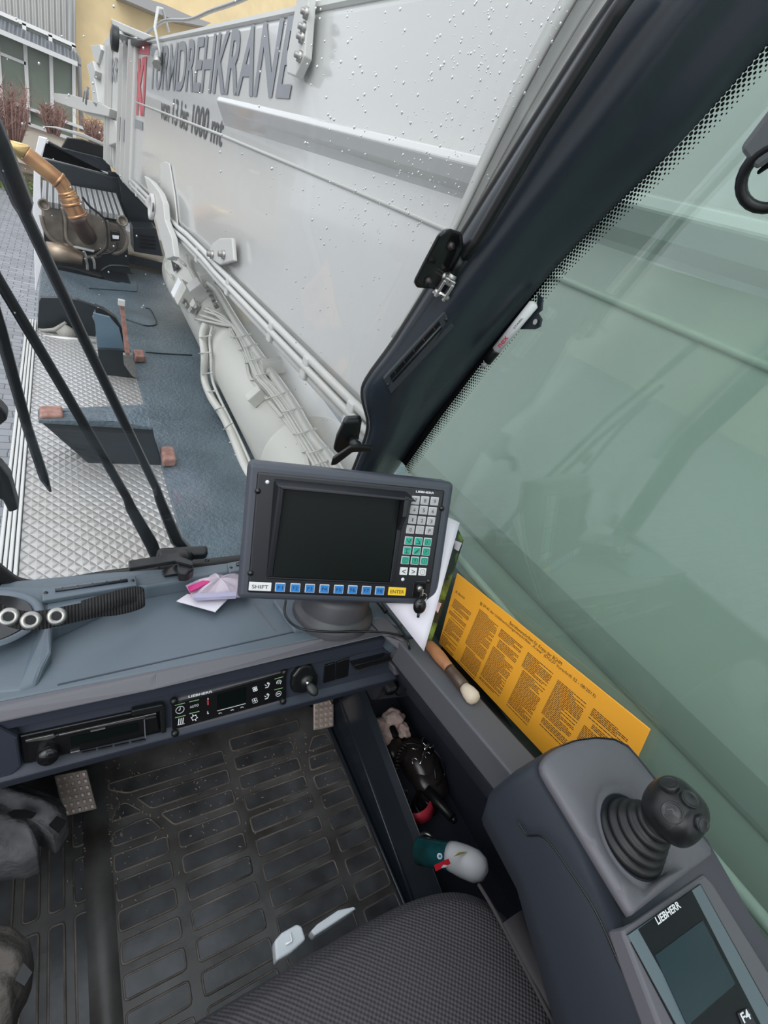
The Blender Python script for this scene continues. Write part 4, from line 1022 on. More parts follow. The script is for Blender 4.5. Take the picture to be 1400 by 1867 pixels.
# bellows and knob
kc = CP.at(1228, 1478, .051)
axv = (kc - (RC - CP.n * .01)).normalized()
js = []
m = MB(); pr = [(.0355, -.012)]
Lb = (kc - RC).length
b0 = RC - CP.n * .010
for k in range(5):
    h0 = .000 + k * .0085; r0 = .0345 - k * .0042
    pr += [(r0, h0), (r0 + .0008, h0 + .0025), (r0 - .0012, h0 + .0052), (r0 - .0055, h0 + .0062)]
pr += [(.012, .045), (.011, .050)]
m.lathe(b0, axv, pr, 48); m.build('bellows', rubber_m, con)
jk = MB()
sd3 = axv.cross(V((0, 0, 1))).normalized(); fw3 = sd3.cross(axv).normalized()
def knobf(u, v):
    th = 2 * math.pi * u; ph = math.pi * v
    r = .0295; x = math.sin(ph) * math.cos(th); y = math.sin(ph) * math.sin(th); z = -math.cos(ph)
    k = 1.0 + .08 * math.cos(2 * th) * math.sin(ph) ** 2
    if z < -.2: k *= 1 - .22 * ((-z - .2) / .8) 
    return kc + sd3 * (x * r * k) + fw3 * (y * r * k * .96) + axv * (z * r * .92 + (.002 * math.cos(3 * th) * math.sin(ph)))
jk.grid(knobf, 40, 24); knob = jk.build('knob', mat('joystick_black', (.010, .010, .011), .33, bump=.08, bscale=400, dist=.0004), con)
def kb_(px, py, r, nm):
    d = ray(px, py); b = d.dot(kc); c = kc.dot(kc) - .0285 ** 2; disc = b * b - c
    t = b - math.sqrt(max(disc, 0)); p = d * t; n = (p - kc).normalized()
    m = MB(); m.lathe(p - n * .003, n, [(r, 0), (r, .0046), (r * .92, .0052), (r * .84, .0040), (r * .6, .0046), (0, .0050)], 24); m.build(nm, mat('knob_button', (.016, .016, .017), .3), knob)
    return p, n
Zj = lambda x, y: (900 + x / 2.8, 1300 + y / 2.8)
p, n = kb_(*Zj(912, 508), .0088, 'button')
m = MB(); u_, v_, _ = frame(n); m.tube([p + n * .0018 + u_ * .004, p + n * .002 - u_ * .002 + v_ * .002, p + n * .0018 - u_ * .004 - v_ * .003], .0005, 5); m.build('symbol', lip_m, knob)
kb_(*Zj(895, 362), .0080, 'button'); kb_(*Zj(1000, 440), .0075, 'button'); kb_(*Zj(1062, 565), .0068, 'button')

# ------------------------------------------------------------------ things in the niche
def blob(c, r, fn_amp, seed, ax=None, sc_=(1, 1, 1), n=28):
    rr = random.Random(seed); ph_ = [rr.uniform(0, 6.28) for _ in range(8)]; c = V(c); X, Y, Z = ax if ax else (V((1, 0, 0)), V((0, 1, 0)), V((0, 0, 1)))
    def f(a, b):
        th = 2 * math.pi * a; ph = math.pi * b
        k = 1 + fn_amp * (math.sin(3 * th + ph_[0] + 4 * ph) * .5 + math.sin(5 * th + ph_[1] - 3 * ph) * .35 + math.sin(7 * ph + 2 * th + ph_[2]) * .3) * math.sin(ph)
        return c + X * (r * sc_[0] * k * math.sin(ph) * math.cos(th)) + Y * (r * sc_[1] * k * math.sin(ph) * math.sin(th)) - Z * (r * sc_[2] * k * math.cos(ph))
    mb = MB(); mb.grid(f, n, n // 2 + 4); return mb
Zn = lambda x, y: (660 + x / 5.333, 1270 + y / 5.333)
def N(x, y, z): return atz(*Zn(x, y), z)
rg_m = mat('pinkish_rag', (.74, .52, .47), .95, bump=.9, bscale=70, dist=.003, col2=(.40, .36, .32), vscale=25)
rag = thing('crumpled_rag', 'crumpled pink and grey rag at the front end of the side niche', 'rag', tuple(N(270, 280, -1.10)))
m = MB(); c_ = N(300, 190, -1.0)
m = blob(N(300, 215, -1.03), .026, .22, 4, sc_=(1.15, .9, .8)); m.build('cloth_fold', rg_m, rag)
m = blob(N(215, 330, -1.045), .030, .22, 9, sc_=(1, 1.1, .8)); m.build('cloth_fold', rg_m, rag)
m = blob(N(150, 290, -1.03), .020, .2, 5); m.build('cloth_fold', rg_m, rag)
m = blob(N(395, 320, -1.045), .018, .25, 6, sc_=(1, 1.3, .7)); m.build('cloth_fold', rg_m, rag)
dev_m = mat('brown_black_device', (.028, .023, .021), .25)
hdv = thing('cable_device', 'tangled glossy black device with coiled cable lying in the side niche', 'device', tuple(N(560, 700, -1.10)))
m = blob(N(560, 640, -1.075), .050, .06, 2, sc_=(.95, 1.35, .8)); m.build('case', dev_m, hdv)
m = blob(N(640, 800, -1.075), .045, .05, 12, sc_=(.95, 1.3, .7)); m.build('lower_case', dev_m, hdv)
m = blob(N(330, 520, -1.065), .028, .06, 13, sc_=(1.1, 1.2, .7)); m.build('side_case', dev_m, hdv)
m = MB(); m.box(N(300, 345, -1.03), (.020, .030, .020)); m.build('strap_clip', gloss_m, hdv, bevel=.006, seg=3)
path = smoothpath([N(430, 460, -1.025), N(360, 560, -1.03), N(335, 700, -1.03), N(335, 820, -1.035), N(375, 910, -1.04), N(430, 930, -1.06)], 26)
hel = []; 
for i, p in enumerate(path):
    d = (path[min(i + 1, len(path) - 1)] - path[max(i - 1, 0)]).normalized(); u, v_, _ = frame(d); a = i * 2 * math.pi / 6.5
    hel.append(p + (u * math.cos(a) + v_ * math.sin(a)) * .0055)
m = MB(); m.tube(hel, .0022, 6); m.build('coiled_cable', dev_m, hdv)
path = smoothpath([N(700, 520, -.99), N(790, 640, -1.0), N(800, 760, -1.03), N(720, 880, -1.03)], 8)
m = MB(); m.tube(path, .0022, 6); m.tube(smoothpath([N(690, 570, -.985), N(705, 700, -.98), N(715, 810, -.99)], 5), .003, 6); m.tube(smoothpath([N(430, 460, -.99), N(500, 455, -.985), N(580, 480, -.985)], 5), .003, 6); m.build('cable', black_m, hdv)
m = MB(); m.tube([N(620, 900, -1.045), N(760, 1050, -1.045), N(880, 1180, -1.03)], [.012, .011, .010], 12); m.tube([N(875, 1172, -1.03), N(905, 1215, -1.035)], .007, 10); m.build('rod', black_m, hdv)
carb = thing('snap_hook', 'bright metal snap hook and rings lying on the black device', 'hook', tuple(N(620, 500, -1.0)))
Hz = -1.0
m = MB(); m.tube([N(560, 660, Hz), N(590, 600, Hz), N(612, 510, Hz)], [.0018, .0030, .0030], 10); m.build('shank', chrome_m, carb)
m = MB(); m.tube([N(600, 520, Hz), N(640, 480, Hz), N(650, 460, Hz)], .0042, 12); m.build('swivel', chrome_m, carb)
m = MB(); m.tube([N(612, 396, Hz), N(590, 410, Hz), N(583, 440, Hz), N(612, 470, Hz), N(640, 478, Hz)], .0016, 8); m.tube([N(700, 440, Hz), N(690, 480, Hz), N(655, 500, Hz)], .0016, 8); m.build('hook', chrome_m, carb)
m = MB()
for (x, y, r) in ((640, 575, .008), (515, 635, .008)):
    c_ = N(x, y, Hz - .008); m.tube([c_ + V((math.cos(a * .45) * r * .8, math.sin(a * .45) * r, .3 * r * math.sin(a * .45 + 1))) for a in range(9)], .0012, 6)
m.tube([N(480, 505, Hz), N(545, 512, Hz)], [.0010, .0035], 8); m.build('ring', chrome_m, carb)
pr_ = smoothpath([N(495, 1170, -1.06), N(560, 1175, -1.05), N(640, 1130, -1.045), N(685, 1050, -1.05)], 5)
m = MB(); mb2 = MB(); vs = []
for p in pr_: vs += [p + V((0, 0, -.012)) + V((.006, -.010, 0)), p + V((0, 0, .006)) + V((-.004, .008, 0))]
m.add(vs, [(2 * i, 2 * i + 1, 2 * i + 3, 2 * i + 2) for i in range(len(pr_) - 1)], True)
tag(m.build('red_band', mat('coral_red_band', (.62, .04, .07), .5), solid=.002), 'coral red band curving below the black device in the niche', 'band')
# black cup under the band
m = MB(); m.lathe(N(590, 1080, -1.085), (.0, .0, 1), [(.028, -.0), (.030, .02), (.026, .022), (.022, .004), (0, .003)], 24); tag(m.build('round_lid', gloss_m), 'round black lid lying inside the coral red band', 'lid')
# spray bottle
sbm = mat('bottle_teal', (.012, .12, .14), .25, col2=(.01, .03, .025), vscale=16)
sb = thing('spray_bottle', 'lying bottle with teal and green label and white cap beside the seat corner', 'bottle', tuple(N(900, 1560, -1.10)))
b0_ = N(620, 1490, -.93); b1_ = N(930, 1540, -.90); b2_ = N(1130, 1640, -.88)
b0_ = atz(*Zn(560, 1500), -1.0); b1_ = atz(*Zn(900, 1560), -.94); b2_ = atz(*Zn(1200, 1690), -.90)
m = MB(); m.tube(smoothpath([b0_, b0_.lerp(b1_, .2), b0_.lerp(b1_, .7), b1_]), [.024] * 19, 24); m.build('bottle_body', sbm, sb)
m = MB(); m.tube([b1_ + (b0_ - b1_) * .10, b1_, b1_.lerp(b2_, .3), b1_.lerp(b2_, .7), b1_.lerp(b2_, .93), b2_.lerp(b1_, -.04)], [.0245, .0255, .027, .026, .019, .006], 24); m.build('cap', white_m, sb)
m = MB(); q = [atz(*Zn(x, y), -.925) for x, y in [(700, 1640), (840, 1575), (862, 1625), (715, 1700)]]
q = [p * .965 for p in q]
m.prism(q, ray(800, 1570) * .004); m.build('red_label', mat('red_label', (.75, .02, .04), .4), sb)
q = [atz(*Zn(x, y), -.925) * .962 for x, y in [(770, 1665), (790, 1635), (830, 1640), (815, 1660)]]
m = MB(); m.prism(q, ray(800, 1570) * .003); m.build('white_mark', white_m, sb)
q = [atz(*Zn(x, y), -.925) * .968 for x, y in [(885, 1560), (940, 1515), (1020, 1510), (960, 1535)]]
m = MB(); m.prism(q, ray(840, 1560) * .004); m.build('yellow_stripe', mat('olive_yellow', (.40, .36, .08), .4), sb)
m = MB(); c_ = atz(*Zn(755, 1552), -.925) * .964; m.lathe(c_, -c_.normalized(), [(0, .001), (.0045, .001), (.0048, .0004)], 16, sx=1.0); m.build('round_mark', white_m, sb)
m = MB(); m.lathe(c_, -c_.normalized(), [(0, .0016), (.0022, .0016), (.0024, .001)], 12); m.build('blue_dot', bkey_m, sb)
m = MB(); m.tube(smoothpath([N(580, 1340, -1.0), N(610, 1330, -.99), N(660, 1350, -.985), N(710, 1400, -.99)], 5), .0035, 8); tag(m.build('grey_hose', steel_m), 'short bent grey metal tube poking out above the teal bottle', 'tube')

# ------------------------------------------------------------------ dark cloths at the left edge
def cloth(poly, z, hgt, nm, label, seed, mtl=cloth_m, amp=.010):
    rr = random.Random(seed); q = [atz(px, py, z) for px, py in poly]; cen = sum(q, V()) / len(q); n = len(q); f_ = [rr.uniform(4, 12) for _ in range(6)]
    m = MB()
    def f(u, v):
        i = (u * n) % n; k = int(i) % n; e = q[k].lerp(q[(k + 1) % n], i - int(i)); p = cen.lerp(e, min(v, 1) ** .8)
        h = hgt * (1 - v ** 2.6) + amp * math.sin(p.x * f_[0] * 14 + p.y * f_[1] * 9 + 1) * math.sin(p.y * f_[2] * 9 + p.x * 30) * (1 - v ** 4)
        if v >= .999: h = -.05
        return p + V((0, 0, h))
    m.grid(f, 90, 22); o = m.build(nm, mtl); return tag(o, label, 'cloth')
Zc = lambda pts: zoom((0, 1380), 2.8, pts)
cloth(Zc([(-400, 60), (-100, 90), (0, 105), (120, 135), (230, 175), (310, 215), (345, 270), (350, 320), (300, 400), (280, 420), (200, 380), (150, 410), (205, 470), (195, 520), (130, 545), (60, 550), (0, 560), (-400, 600)]), -.93, .035, 'dark_cloth', 'crumpled dark grey work cloth with black holes, the upper one at the left edge', 3)
cloth(Zc([(-300, 850), (0, 850), (60, 860), (110, 900), (155, 930), (165, 1000), (150, 1120), (125, 1190), (90, 1250), (60, 1340), (0, 1420), (-300, 1450)]), -.90, .03, 'dark_cloth', 'folded brownish grey work cloth with square black patch, the lower one at the left edge', 8, mtl=mat('brown_grey_cloth', (.10, .088, .08), .9, bump=1, bscale=90, dist=.004))
def patch(pts, z, label):
    q = [atz(px, py, z) for px, py in Zc(pts)]; m = MB(); m.prism(q, (0, 0, -.004)); tag(m.build('cloth_patch', gloss_m if False else black_m), label, 'patch')
patch([(75, 1140), (120, 1050), (165, 1100), (125, 1170)], -.868, 'square black patch on the lower brownish cloth')
patch([(250, 345), (290, 300), (340, 325), (300, 385)], -.893, 'square black patch on the upper grey cloth')
patch([(40, 285), (75, 268), (130, 268), (185, 285), (165, 305), (110, 315), (60, 308)], -.885, 'oval black hole patch on the upper grey cloth')

# ================================================================== outdoors
GZ = -3.1
m = MB(); m.box((10, 18, GZ - .05), (120, 90, .1)); struct(m, 'ground', pav_m)

# wiper arms and blade outside the screen
wipe_m = mat('wet_black_wiper', (.008, .010, .012), .25, bump=.3, bscale=120, dist=.001)
wp = thing('windscreen_wiper', 'twin-arm black windscreen wiper reaching up to the left outside the screen', 'wiper', tuple(windpt(300, 1000, .03)))
def arm(pts, rr, nm, o=.035):
    P = [windpt(px, py, o) for px, py in pts]; m = MB(); m.tube(P, rr, 6); return m.build(nm, wipe_m, wp)
arm([(292, 1030), (275, 990), (238, 925), (232, 908), (110, 700), (0, 515), (-80, 380)], [.012, .013, .010, .008, .0075, .007, .007], 'arm')
arm([(345, 1010), (322, 985), (292, 912), (285, 890), (150, 612), (45, 388), (42, 372), (0, 270), (-60, 130)], [.012, .012, .009, .0075, .0072, .0072, .011, .012, .012], 'arm')
arm([(92, 896), (80, 870), (50, 780), (25, 690), (0, 600), (-40, 480)], [.002, .007, .007, .0075, .008, .009], 'blade', .03)
m = MB(); m.prism([windpt(px, py, .07) for px, py in [(-40, 845), (0, 850), (18, 872), (34, 930), (16, 936), (4, 912), (-40, 905)]], (0, .03, 0)); m.build('end_bracket', black_m, wp, bevel=.004)
m = MB(); m.prism([windpt(px, py, .07) for px, py in [(-30, 735), (0, 742), (12, 756), (14, 766), (0, 777), (-30, 790)]], (0, .03, 0)); m.build('end_joint', black_m, wp, bevel=.004)

# rain on the screen
ico = []
m = MB()
rnd = random.Random(11)
def drop(px, py, r, asp=1.3):
    p = windpt(px, py, .0); n = V((-.2, -1, -.25)).normalized(); c = windpt(px, py, .0155)
    u = V((1, 0, 0)); v_ = n.cross(u).normalized(); k = 8
    vs = []; 
    for i in range(k):
        a = i * 6.2832 / k; vs.append(c + u * math.cos(a) * r + v_ * math.sin(a) * r * asp)
    for i in range(k):
        a = i * 6.2832 / k; vs.append(c - n * r * .35 + u * math.cos(a) * r * .7 + v_ * math.sin(a) * r * asp * .7)
    vs.append(c - n * r * .5); vs.append(c)
    m.add(vs, [(i, (i + 1) % k, k + (i + 1) % k, k + i) for i in range(k)] + [(k + i, k + (i + 1) % k, 2 * k) for i in range(k)] + [(i, 2 * k + 1, (i + 1) % k) for i in range(k)], True)
for _ in range(260):
    t = rnd.random(); e = (1120 - t * 270, t * 430)
    d_ = abs(rnd.gauss(0, 130)); drop(e[0] - 62 - d_, e[1] + rnd.uniform(-20, 20), rnd.choice((.0006, .0008, .0011, .0015)))
for _ in range(160): drop(rnd.uniform(560, 900), rnd.uniform(0, 480), rnd.choice((.0006, .0009, .0013)))
for _ in range(90): drop(rnd.uniform(0, 640), rnd.uniform(0, 620), rnd.choice((.0005, .0007, .001)))
for _ in range(60): drop(rnd.uniform(520, 700), rnd.uniform(480, 830), rnd.choice((.0005, .0008, .0011)))
o = m.build('raindrops', drop_m); tag(o, 'scattered raindrops clinging to the outside of the windscreen', 'raindrops', kind='stuff')

# ------------------------------------------------------------------ crane boom
BD = ray(35, 110); BD = V((BD.x, BD.y, 0)).normalized(); BN = V((-BD.y, BD.x, 0)).normalized()   # BN points to the camera side
if BN.x > 0: BN = -BN
B0 = V((.85, 0, 0))
def b(u, o, z): return B0 + BD * u + BN * o + V((0, 0, z))           # along, outward, height
BPL = Pl(B0, BN)
def bpx(px, py, o=0.0): return BPL.at(px, py, o)
def bu(px, py, o=0.0): p = bpx(px, py, o) - B0; return p.dot(BD), p.z
boom = thing('telescopic_boom', 'huge glossy light grey telescopic crane boom with large lettering along its side', 'crane boom', tuple(b(3, 0, -.6)))
BW = 1.05
sec = [(0, -.50), (0, .485), (-.02, .512), (-BW + .02, .512), (-BW, .485), (-BW, -.45), (-BW + .16, -.60), (-.10, -.62), (-.02, -.585)]
u0_, u1_ = -1.6, 6.1
m = MB(); nS = len(sec)
m.add([b(u, o, z) for u in (u0_, u1_) for o, z in sec], [(i, (i + 1) % nS, nS + (i + 1) % nS, nS + i) for i in range(nS)] + [tuple(range(nS - 1, -1, -1)), tuple(range(nS, 2 * nS))])
m.build('outer_section', boom_m, boom, bevel=.02, seg=3)
# far sections and head collar
for (ua, ub, g, nm) in ((6.1, 6.9, .035, 'head_collar'), (6.9, 7.6, -.03, 'inner_section'), (7.6, 8.2, .02, 'inner_collar')):
    m = MB()
    m.add([b(u, o + (g if o > -.2 else -g), z + (g if z > 0 else -g)) for u in (ua, ub) for o, z in sec], [(i, (i + 1) % nS, nS + (i + 1) % nS, nS + i) for i in range(nS)] + [tuple(range(nS - 1, -1, -1)), tuple(range(nS, 2 * nS))])
    m.build(nm, boomd_m, boom, bevel=.015)
for ua in (6.15, 6.45, 6.75, 7.62, 7.9):
    m = MB(); m.prism([b(ua, .035, -.58), b(ua, .035, .52), b(ua, .075, .50), b(ua, .075, -.56)], BD * .03); m.build('stiffener', boomd_m, boom)
# top flange strip and long weld
m = MB(); m.add([b(u, o, z) for u in (-1.6, 6.1) for o, z in ((.0, .488), (.008, .496), (.006, .512), (-.04, .520), (-.04, .48))], [(i, (i + 1) % 5, 5 + (i + 1) % 5, 5 + i) for i in range(5)] + [(4, 3, 2, 1, 0), (5, 6, 7, 8, 9)]); m.build('top_flange', boomd_m, boom)
w0_ = bu(245, 185); w1_ = bu(700, 370); 
m = MB(); m.tube([bpx(245, 185), bpx(400, 245), bpx(700, 370), bpx(840, 430), b(-.5, 0, -.02)], .008, 6); m.build('weld_seam', boomd_m, boom)
# long raised rib, undercut
rb0 = bu(412, 182); rb1 = bu(415, 218)
ztop0 = .225; 
ru = [(3.2, .215, .10), (1.05, .175, .085), (-1.5, .13, .04)]
m = MB(); vs = []
for u, zt, zb in ru: vs += [b(u, 0, zt), b(u, .044, zt - .010), b(u, .054, zt - .030), b(u, .034, zt - .062), b(u, .006, zb + .010), b(u, 0, zb)]
m.add(vs, [(6 * j + i, 6 * j + i + 1, 6 * j + 7 + i, 6 * j + 6 + i) for j in range(2) for i in range(5)] + [(5, 4, 3, 2, 1, 0)]); m.build('side_rib', boom_m, boom, bevel=.004)
# lettering: TURMDREHKRANE / von 13 bis 1000 mt, grey, and the red block
def btext(s, pa, pb, h0, mtl, o=.003, bold=.0, shear=0.0, hvec=None):
    a = bpx(*pa, o); c = bpx(*pb, o); r = c - a; hv = V((0, 0, h0)) if hvec is None else hvec
    text(s, a, r, hv, mtl, boom, thick=.0008, bold=bold)
text('TURMDREHKRANE', b(5.45, .003, .200), bpx(527, 182, .003) - b(5.45, .003, .200), V((0, 0, .255)), let_m, boom, thick=.001, bold=.02)
text('von 13 bis 1000 mt', bpx(292, 216, .003), bpx(403, 268, .003) - bpx(292, 216, .003), V((0, 0, .145)), letd_m, boom, thick=.001, bold=.008)
m = MB(); m.prism([bpx(248, 86, .002), bpx(272, 80, .002), bpx(272, 100, .002), bpx(248, 98, .002)], BN * .001); m.build('red_mark', red_m, boom)
text('BKI', bpx(240, 208, .003), bpx(262, 212, .003) - bpx(240, 208, .003), V((0, 0, .40)), red_m, boom, thick=.001, bold=.06)
text('KRANE', bpx(203, 150, .04), bpx(236, 146, .04) - bpx(203, 150, .04), V((0, 0, .20)), let_m, boom, thick=.001)
m = MB(); m.prism([bpx(240, 215, .003), bpx(260, 222, .003), bpx(260, 238, .003), bpx(240, 230, .003)], BN * .001); m.build('grey_mark', let_m, boom)
# bolted rail bracket near the camera
m = MB(); m.prism([bpx(562, -60, .02), bpx(577, 0, .02), bpx(569, 110, .02), bpx(552, 146, .02), bpx(536, 140, .02), bpx(536, 112, .02), bpx(556, 0, .02), bpx(545, -60, .02)], BN * .03); brk = m.build('rail_bracket', boomd_m, boom, bevel=.004)
for px, py in ((552, 70), (555, 52), (548, 104), (560, 25)):
    m = MB(); m.lathe(bpx(px, py, .05), BN, [(.018, 0), (.018, .010), (.010, .012), (.010, .022), (0, .022)], 6); m.build('bolt', steel_m, brk)
# wire hoop on the top edge and rope
m = MB(); m.tube([bpx(289, 128, .02), bpx(292, 95, .03), bpx(282, 50, .03), bpx(288, 14, .0), bpx(296, 16, -.05), bpx(308, 58, -.1)], .010, 6); m.build('rope_hoop', boomd_m, boom)
m = MB(); m.tube([bpx(290, 100, .02), bpx(286, 118, .05)], .03, 8); m.build('guide_block', steel_m, boom)
m = MB(); m.tube(smoothpath([b(7.4, -.1, .58), b(5.9, -.05, .60), bpx(300, 38, -.05), bpx(345, 36, -.05), bpx(385, 20, -.05), bpx(440, 0, -.05), bpx(560, -60, -.05)], 5), .010, 6); m.build('rope', steel_m, boom)
# pipes along the lower edge, with clips
for k, (o_, dz, r) in enumerate(((.030, -.520, .015), (.036, -.555, .015), (.015, -.590, .017))):
    m = MB(); m.tube([b(1.0, o_, dz), b(2.9, o_, dz), b(3.15, o_ + .01, dz + .015), b(3.6, o_ + .01, dz + .015), b(3.9, o_, dz), b(6.0, o_, dz)], r, 10); m.build('edge_pipe', boomd_m, boom)
for u in (1.25, 1.62, 2.0, 2.65, 3.3, 4.1, 4.9, 5.6):
    m = MB(); m.box(b(u, .028, -.555), (.085, .045, .04), (V((0, 0, 1)), BD, BN)); m.build('pipe_clip', boomd_m, boom, bevel=.006)
# lugs
def lug(pts, th, o, nm='lug', holes=()):
    m = MB(); m.prism([bpx(px, py, o) for px, py in pts], -BN * th); l = m.build(nm, boomd_m, boom, bevel=.006)
    for px, py, r in holes:
        m = MB(); m.lathe(bpx(px, py, o + .001), BN, [(r, 0), (r, .014), (r * .8, .016), (r * .6, .004)], 20); m.build('pin_boss', boomd_m, l)
        m = MB(); m.lathe(bpx(px, py, o + .004), BN, [(r * .6, 0), (0, .0)], 16); m.build('pin_hole', gloss_m, l)
Zl = lambda pts: zoom((100, 180), 4, pts)
lug(Zl([(650, 560), (700, 600), (760, 680), (790, 760), (800, 880), (850, 1010), (870, 1150), (810, 1170), (735, 885), (680, 810), (655, 760), (665, 725), (690, 700), (670, 640)]), .04, .10, 'cylinder_lug', ((712, 790),) if False else ())
c_ = Zl([(714, 792)])[0]
m = MB(); m.lathe(bpx(*c_, .102), BN, [(.085, 0), (.085, .02), (.055, .022), (.05, .004), (0, .004)], 24); m.build('pivot_eye', boomd_m, boom)
m = MB(); m.lathe(bpx(*c_, .112), BN, [(.036, 0), (.036, .006), (0, .006)], 20); m.build('pivot_hole', black_m, boom)
lug(Zl([(768, 470), (800, 455), (832, 470), (870, 700), (900, 1000), (880, 1180), (840, 1180), (800, 800), (768, 640)]), .012, .014, 'upright_plate')
Zm = lambda pts: zoom((0, 0), 2, pts)
lug(Zm([(765, 905), (775, 885), (800, 868), (845, 866), (852, 950), (800, 965), (770, 945)]), .02, .045, 'gusset_plate')
for px, py in ((388, 465), (409, 465)):
    m = MB(); m.lathe(bpx(px, py, .045), BN, [(.022, 0), (.022, .012), (.014, .013), (.014, .03), (0, .03)], 8); m.build('bolt', steel_m, boom)
# boom head tackle left of the far end
hd_ = thing('boom_head', 'pale grey boom head frames and hanging hook gear at the far end of the boom', 'boom head', tuple(b(8.6, .1, -.6)))
def hplate(pts, o, th, nm, mtl=boomd_m): 
    m = MB(); m.prism([bpx(px, py, o) for px, py in pts], -BN * th); m.build(nm, mtl, hd_, bevel=.008)
Zq = lambda pts: zoom((150, 0), 4.667, pts)
hplate(Zq([(170, 370), (270, 240), (300, 250), (345, 350), (370, 390), (300, 420), (230, 430)]), .05, .5, 'sheave_housing')
m = MB(); m.lathe(bpx(*Zq([(305, 340)])[0], .12), BN, [(.09, 0), (.09, .05), (.05, .06), (0, .06)], 20); m.build('sheave', black_m, hd_)
hplate(Zq([(240, 155), (440, 240), (610, 310), (520, 345), (350, 270), (262, 215)]), .02, .3, 'top_frame')
hplate(Zq([(270, 270), (520, 340), (420, 380), (350, 375)]), .06, .1, 'dark_box', black_m)
hplate(Zq([(70, 385), (145, 375), (160, 420), (130, 540), (95, 500)]), .06, .2, 'side_bracket')
hplate(Zq([(35, 555), (85, 515), (110, 600), (100, 660), (135, 870), (120, 920), (90, 880), (60, 650)]), .1, .1, 'hanging_arm')
hplate(zoom((0, 0), 2, [(190, 338), (260, 345), (370, 378), (400, 395), (395, 425), (300, 405), (200, 370)]), .1, .15, 'outrigger_beam')
hplate(zoom((0, 0), 2, [(300, 405), (395, 425), (420, 440), (430, 520), (395, 530), (375, 440), (310, 415)]), .05, .1, 'knuckle')
hplate(zoom((0, 0), 2, [(365, 170), (430, 160), (440, 400), (420, 470), (390, 380), (350, 300)]), .03, .2, 'end_plate')
hplate(zoom((0, 0), 2, [(430, 420), (462, 440), (462, 520), (435, 515)]), .05, .03, 'dark_recess', lip_m)
m = MB(); m.tube([bpx(155, 165, .1), bpx(152, 185, .1)], .012, 6); m.tube([bpx(160, 160, .1), bpx(158, 190, .1)], .02, 8); m.build('pin', steel_m, hd_)

# ------------------------------------------------------------------ luffing cylinder with hoses
C0 = V((1.345, .9, -1.545)); C1 = V((1.225, 6.0, -1.18)); CR = .305
Cd = (C1 - C0).normalized()
def chit(px, py, R=CR):
    d = ray(px, py); e = d - Cd * d.dot(Cd); f = C0 - Cd * C0.dot(Cd)
    A = e.dot(e); B = -2 * e.dot(f); C = f.dot(f) - R * R; D = B * B - 4 * A * C
    if D < 0: t = -B / (2 * A)
    else: t = (-B - math.sqrt(D)) / (2 * A)
    return d * t
cy = thing('luffing_cylinder', 'thick off-white hydraulic cylinder under the boom with pipes and tied hoses', 'hydraulic cylinder', tuple(C0))
u_, v_, _ = frame(Cd); LC = (C1 - C0).length
m = MB(); m.lathe(C0, Cd, [(0, -.5), (CR, -.5), (CR, 0), (CR, 1.55), (CR + .006, 1.56), (CR + .006, 1.58), (CR, 1.59), (CR, 2.85), (CR + .012, 2.86), (CR + .012, 3.0), (CR, 3.02), (CR, LC - .55), (CR + .03, LC - .50), (CR + .03, LC - .1), (CR - .02, LC), (.12, LC + .02), (.12, LC + .5), (0, LC + .5)], 56); m.build('barrel', cyl_m, cy)
Zy = lambda pts: zoom((300, 460), 4.118, pts)
def hose(pts, R, r, nm, mtl=cyl_m, n=5):
    P = smoothpath([chit(px, py, R) for px, py in Zy(pts)], n); m = MB(); m.tube(P, r, 10); return m.build(nm, mtl, cy), P
hose([(330, 240), (400, 300), (560, 560), (800, 900), (960, 1130), (1100, 1370), (1260, 1570), (1400, 1800)], CR + .05, .030, 'main_pipe')
hose([(170, 30), (180, 100), (215, 170), (270, 270), (320, 260)], CR + .05, .018, 'bend_pipe')
starts = [(300, 420), (290, 440), (330, 420), (260, 470), (230, 500)]
for k in range(5):
    o_ = k * 17
    hose([(starts[k][0], starts[k][1]), (430, 470 + 18 * k), (520 + o_ * .6, 570), (590 + o_, 700 - 6 * k), (650 + o_, 850), (700 + o_, 950), (760 + o_ * 1.3, 1020), (860 + o_ * 1.4, 1150), (970 + o_ * 1.5, 1330), (1060 + o_ * 1.7, 1480), (1150 + o_ * 1.8, 1640), (1220 + o_ * 1.8, 1760)], CR + .035 + .004 * (k % 2), .0105, 'bundled_hose')
for k in range(2):
    o_ = k * 14
    hose([(400, 450), (470, 500), (500 + o_, 600), (560 + o_, 720), (600 + o_, 800), (625 + o_, 920), (690 + o_, 1010), (780 + o_, 1120), (880 + o_, 1240), (980 + o_, 1370), (1040 + o_, 1500), (1075 + o_, 1620)], CR + .02, .0075, 'thin_hose')
hose([(310, 540), (285, 620), (300, 780), (300, 950), (350, 1090), (440, 1230), (520, 1400), (600, 1600), (660, 1720)], CR + .045, .030, 'side_hose')
hose([(360, 560), (340, 650), (350, 800), (360, 960), (420, 1110), (500, 1270), (590, 1460), (660, 1620)], CR + .03, .011, 'side_line')
def tie(pa, pb, R, nm='hose_tie'):
    a = chit(*Zy([pa])[0], R); c = chit(*Zy([pb])[0], R); mid = chit(*Zy([((pa[0] + pb[0]) / 2, (pa[1] + pb[1]) / 2)])[0], R + .012)
    m = MB(); m.tube(smoothpath([a, mid, c], 4), .005, 6); m.ball(c, .009, 8, 5); m.build(nm, cyl_m, cy)
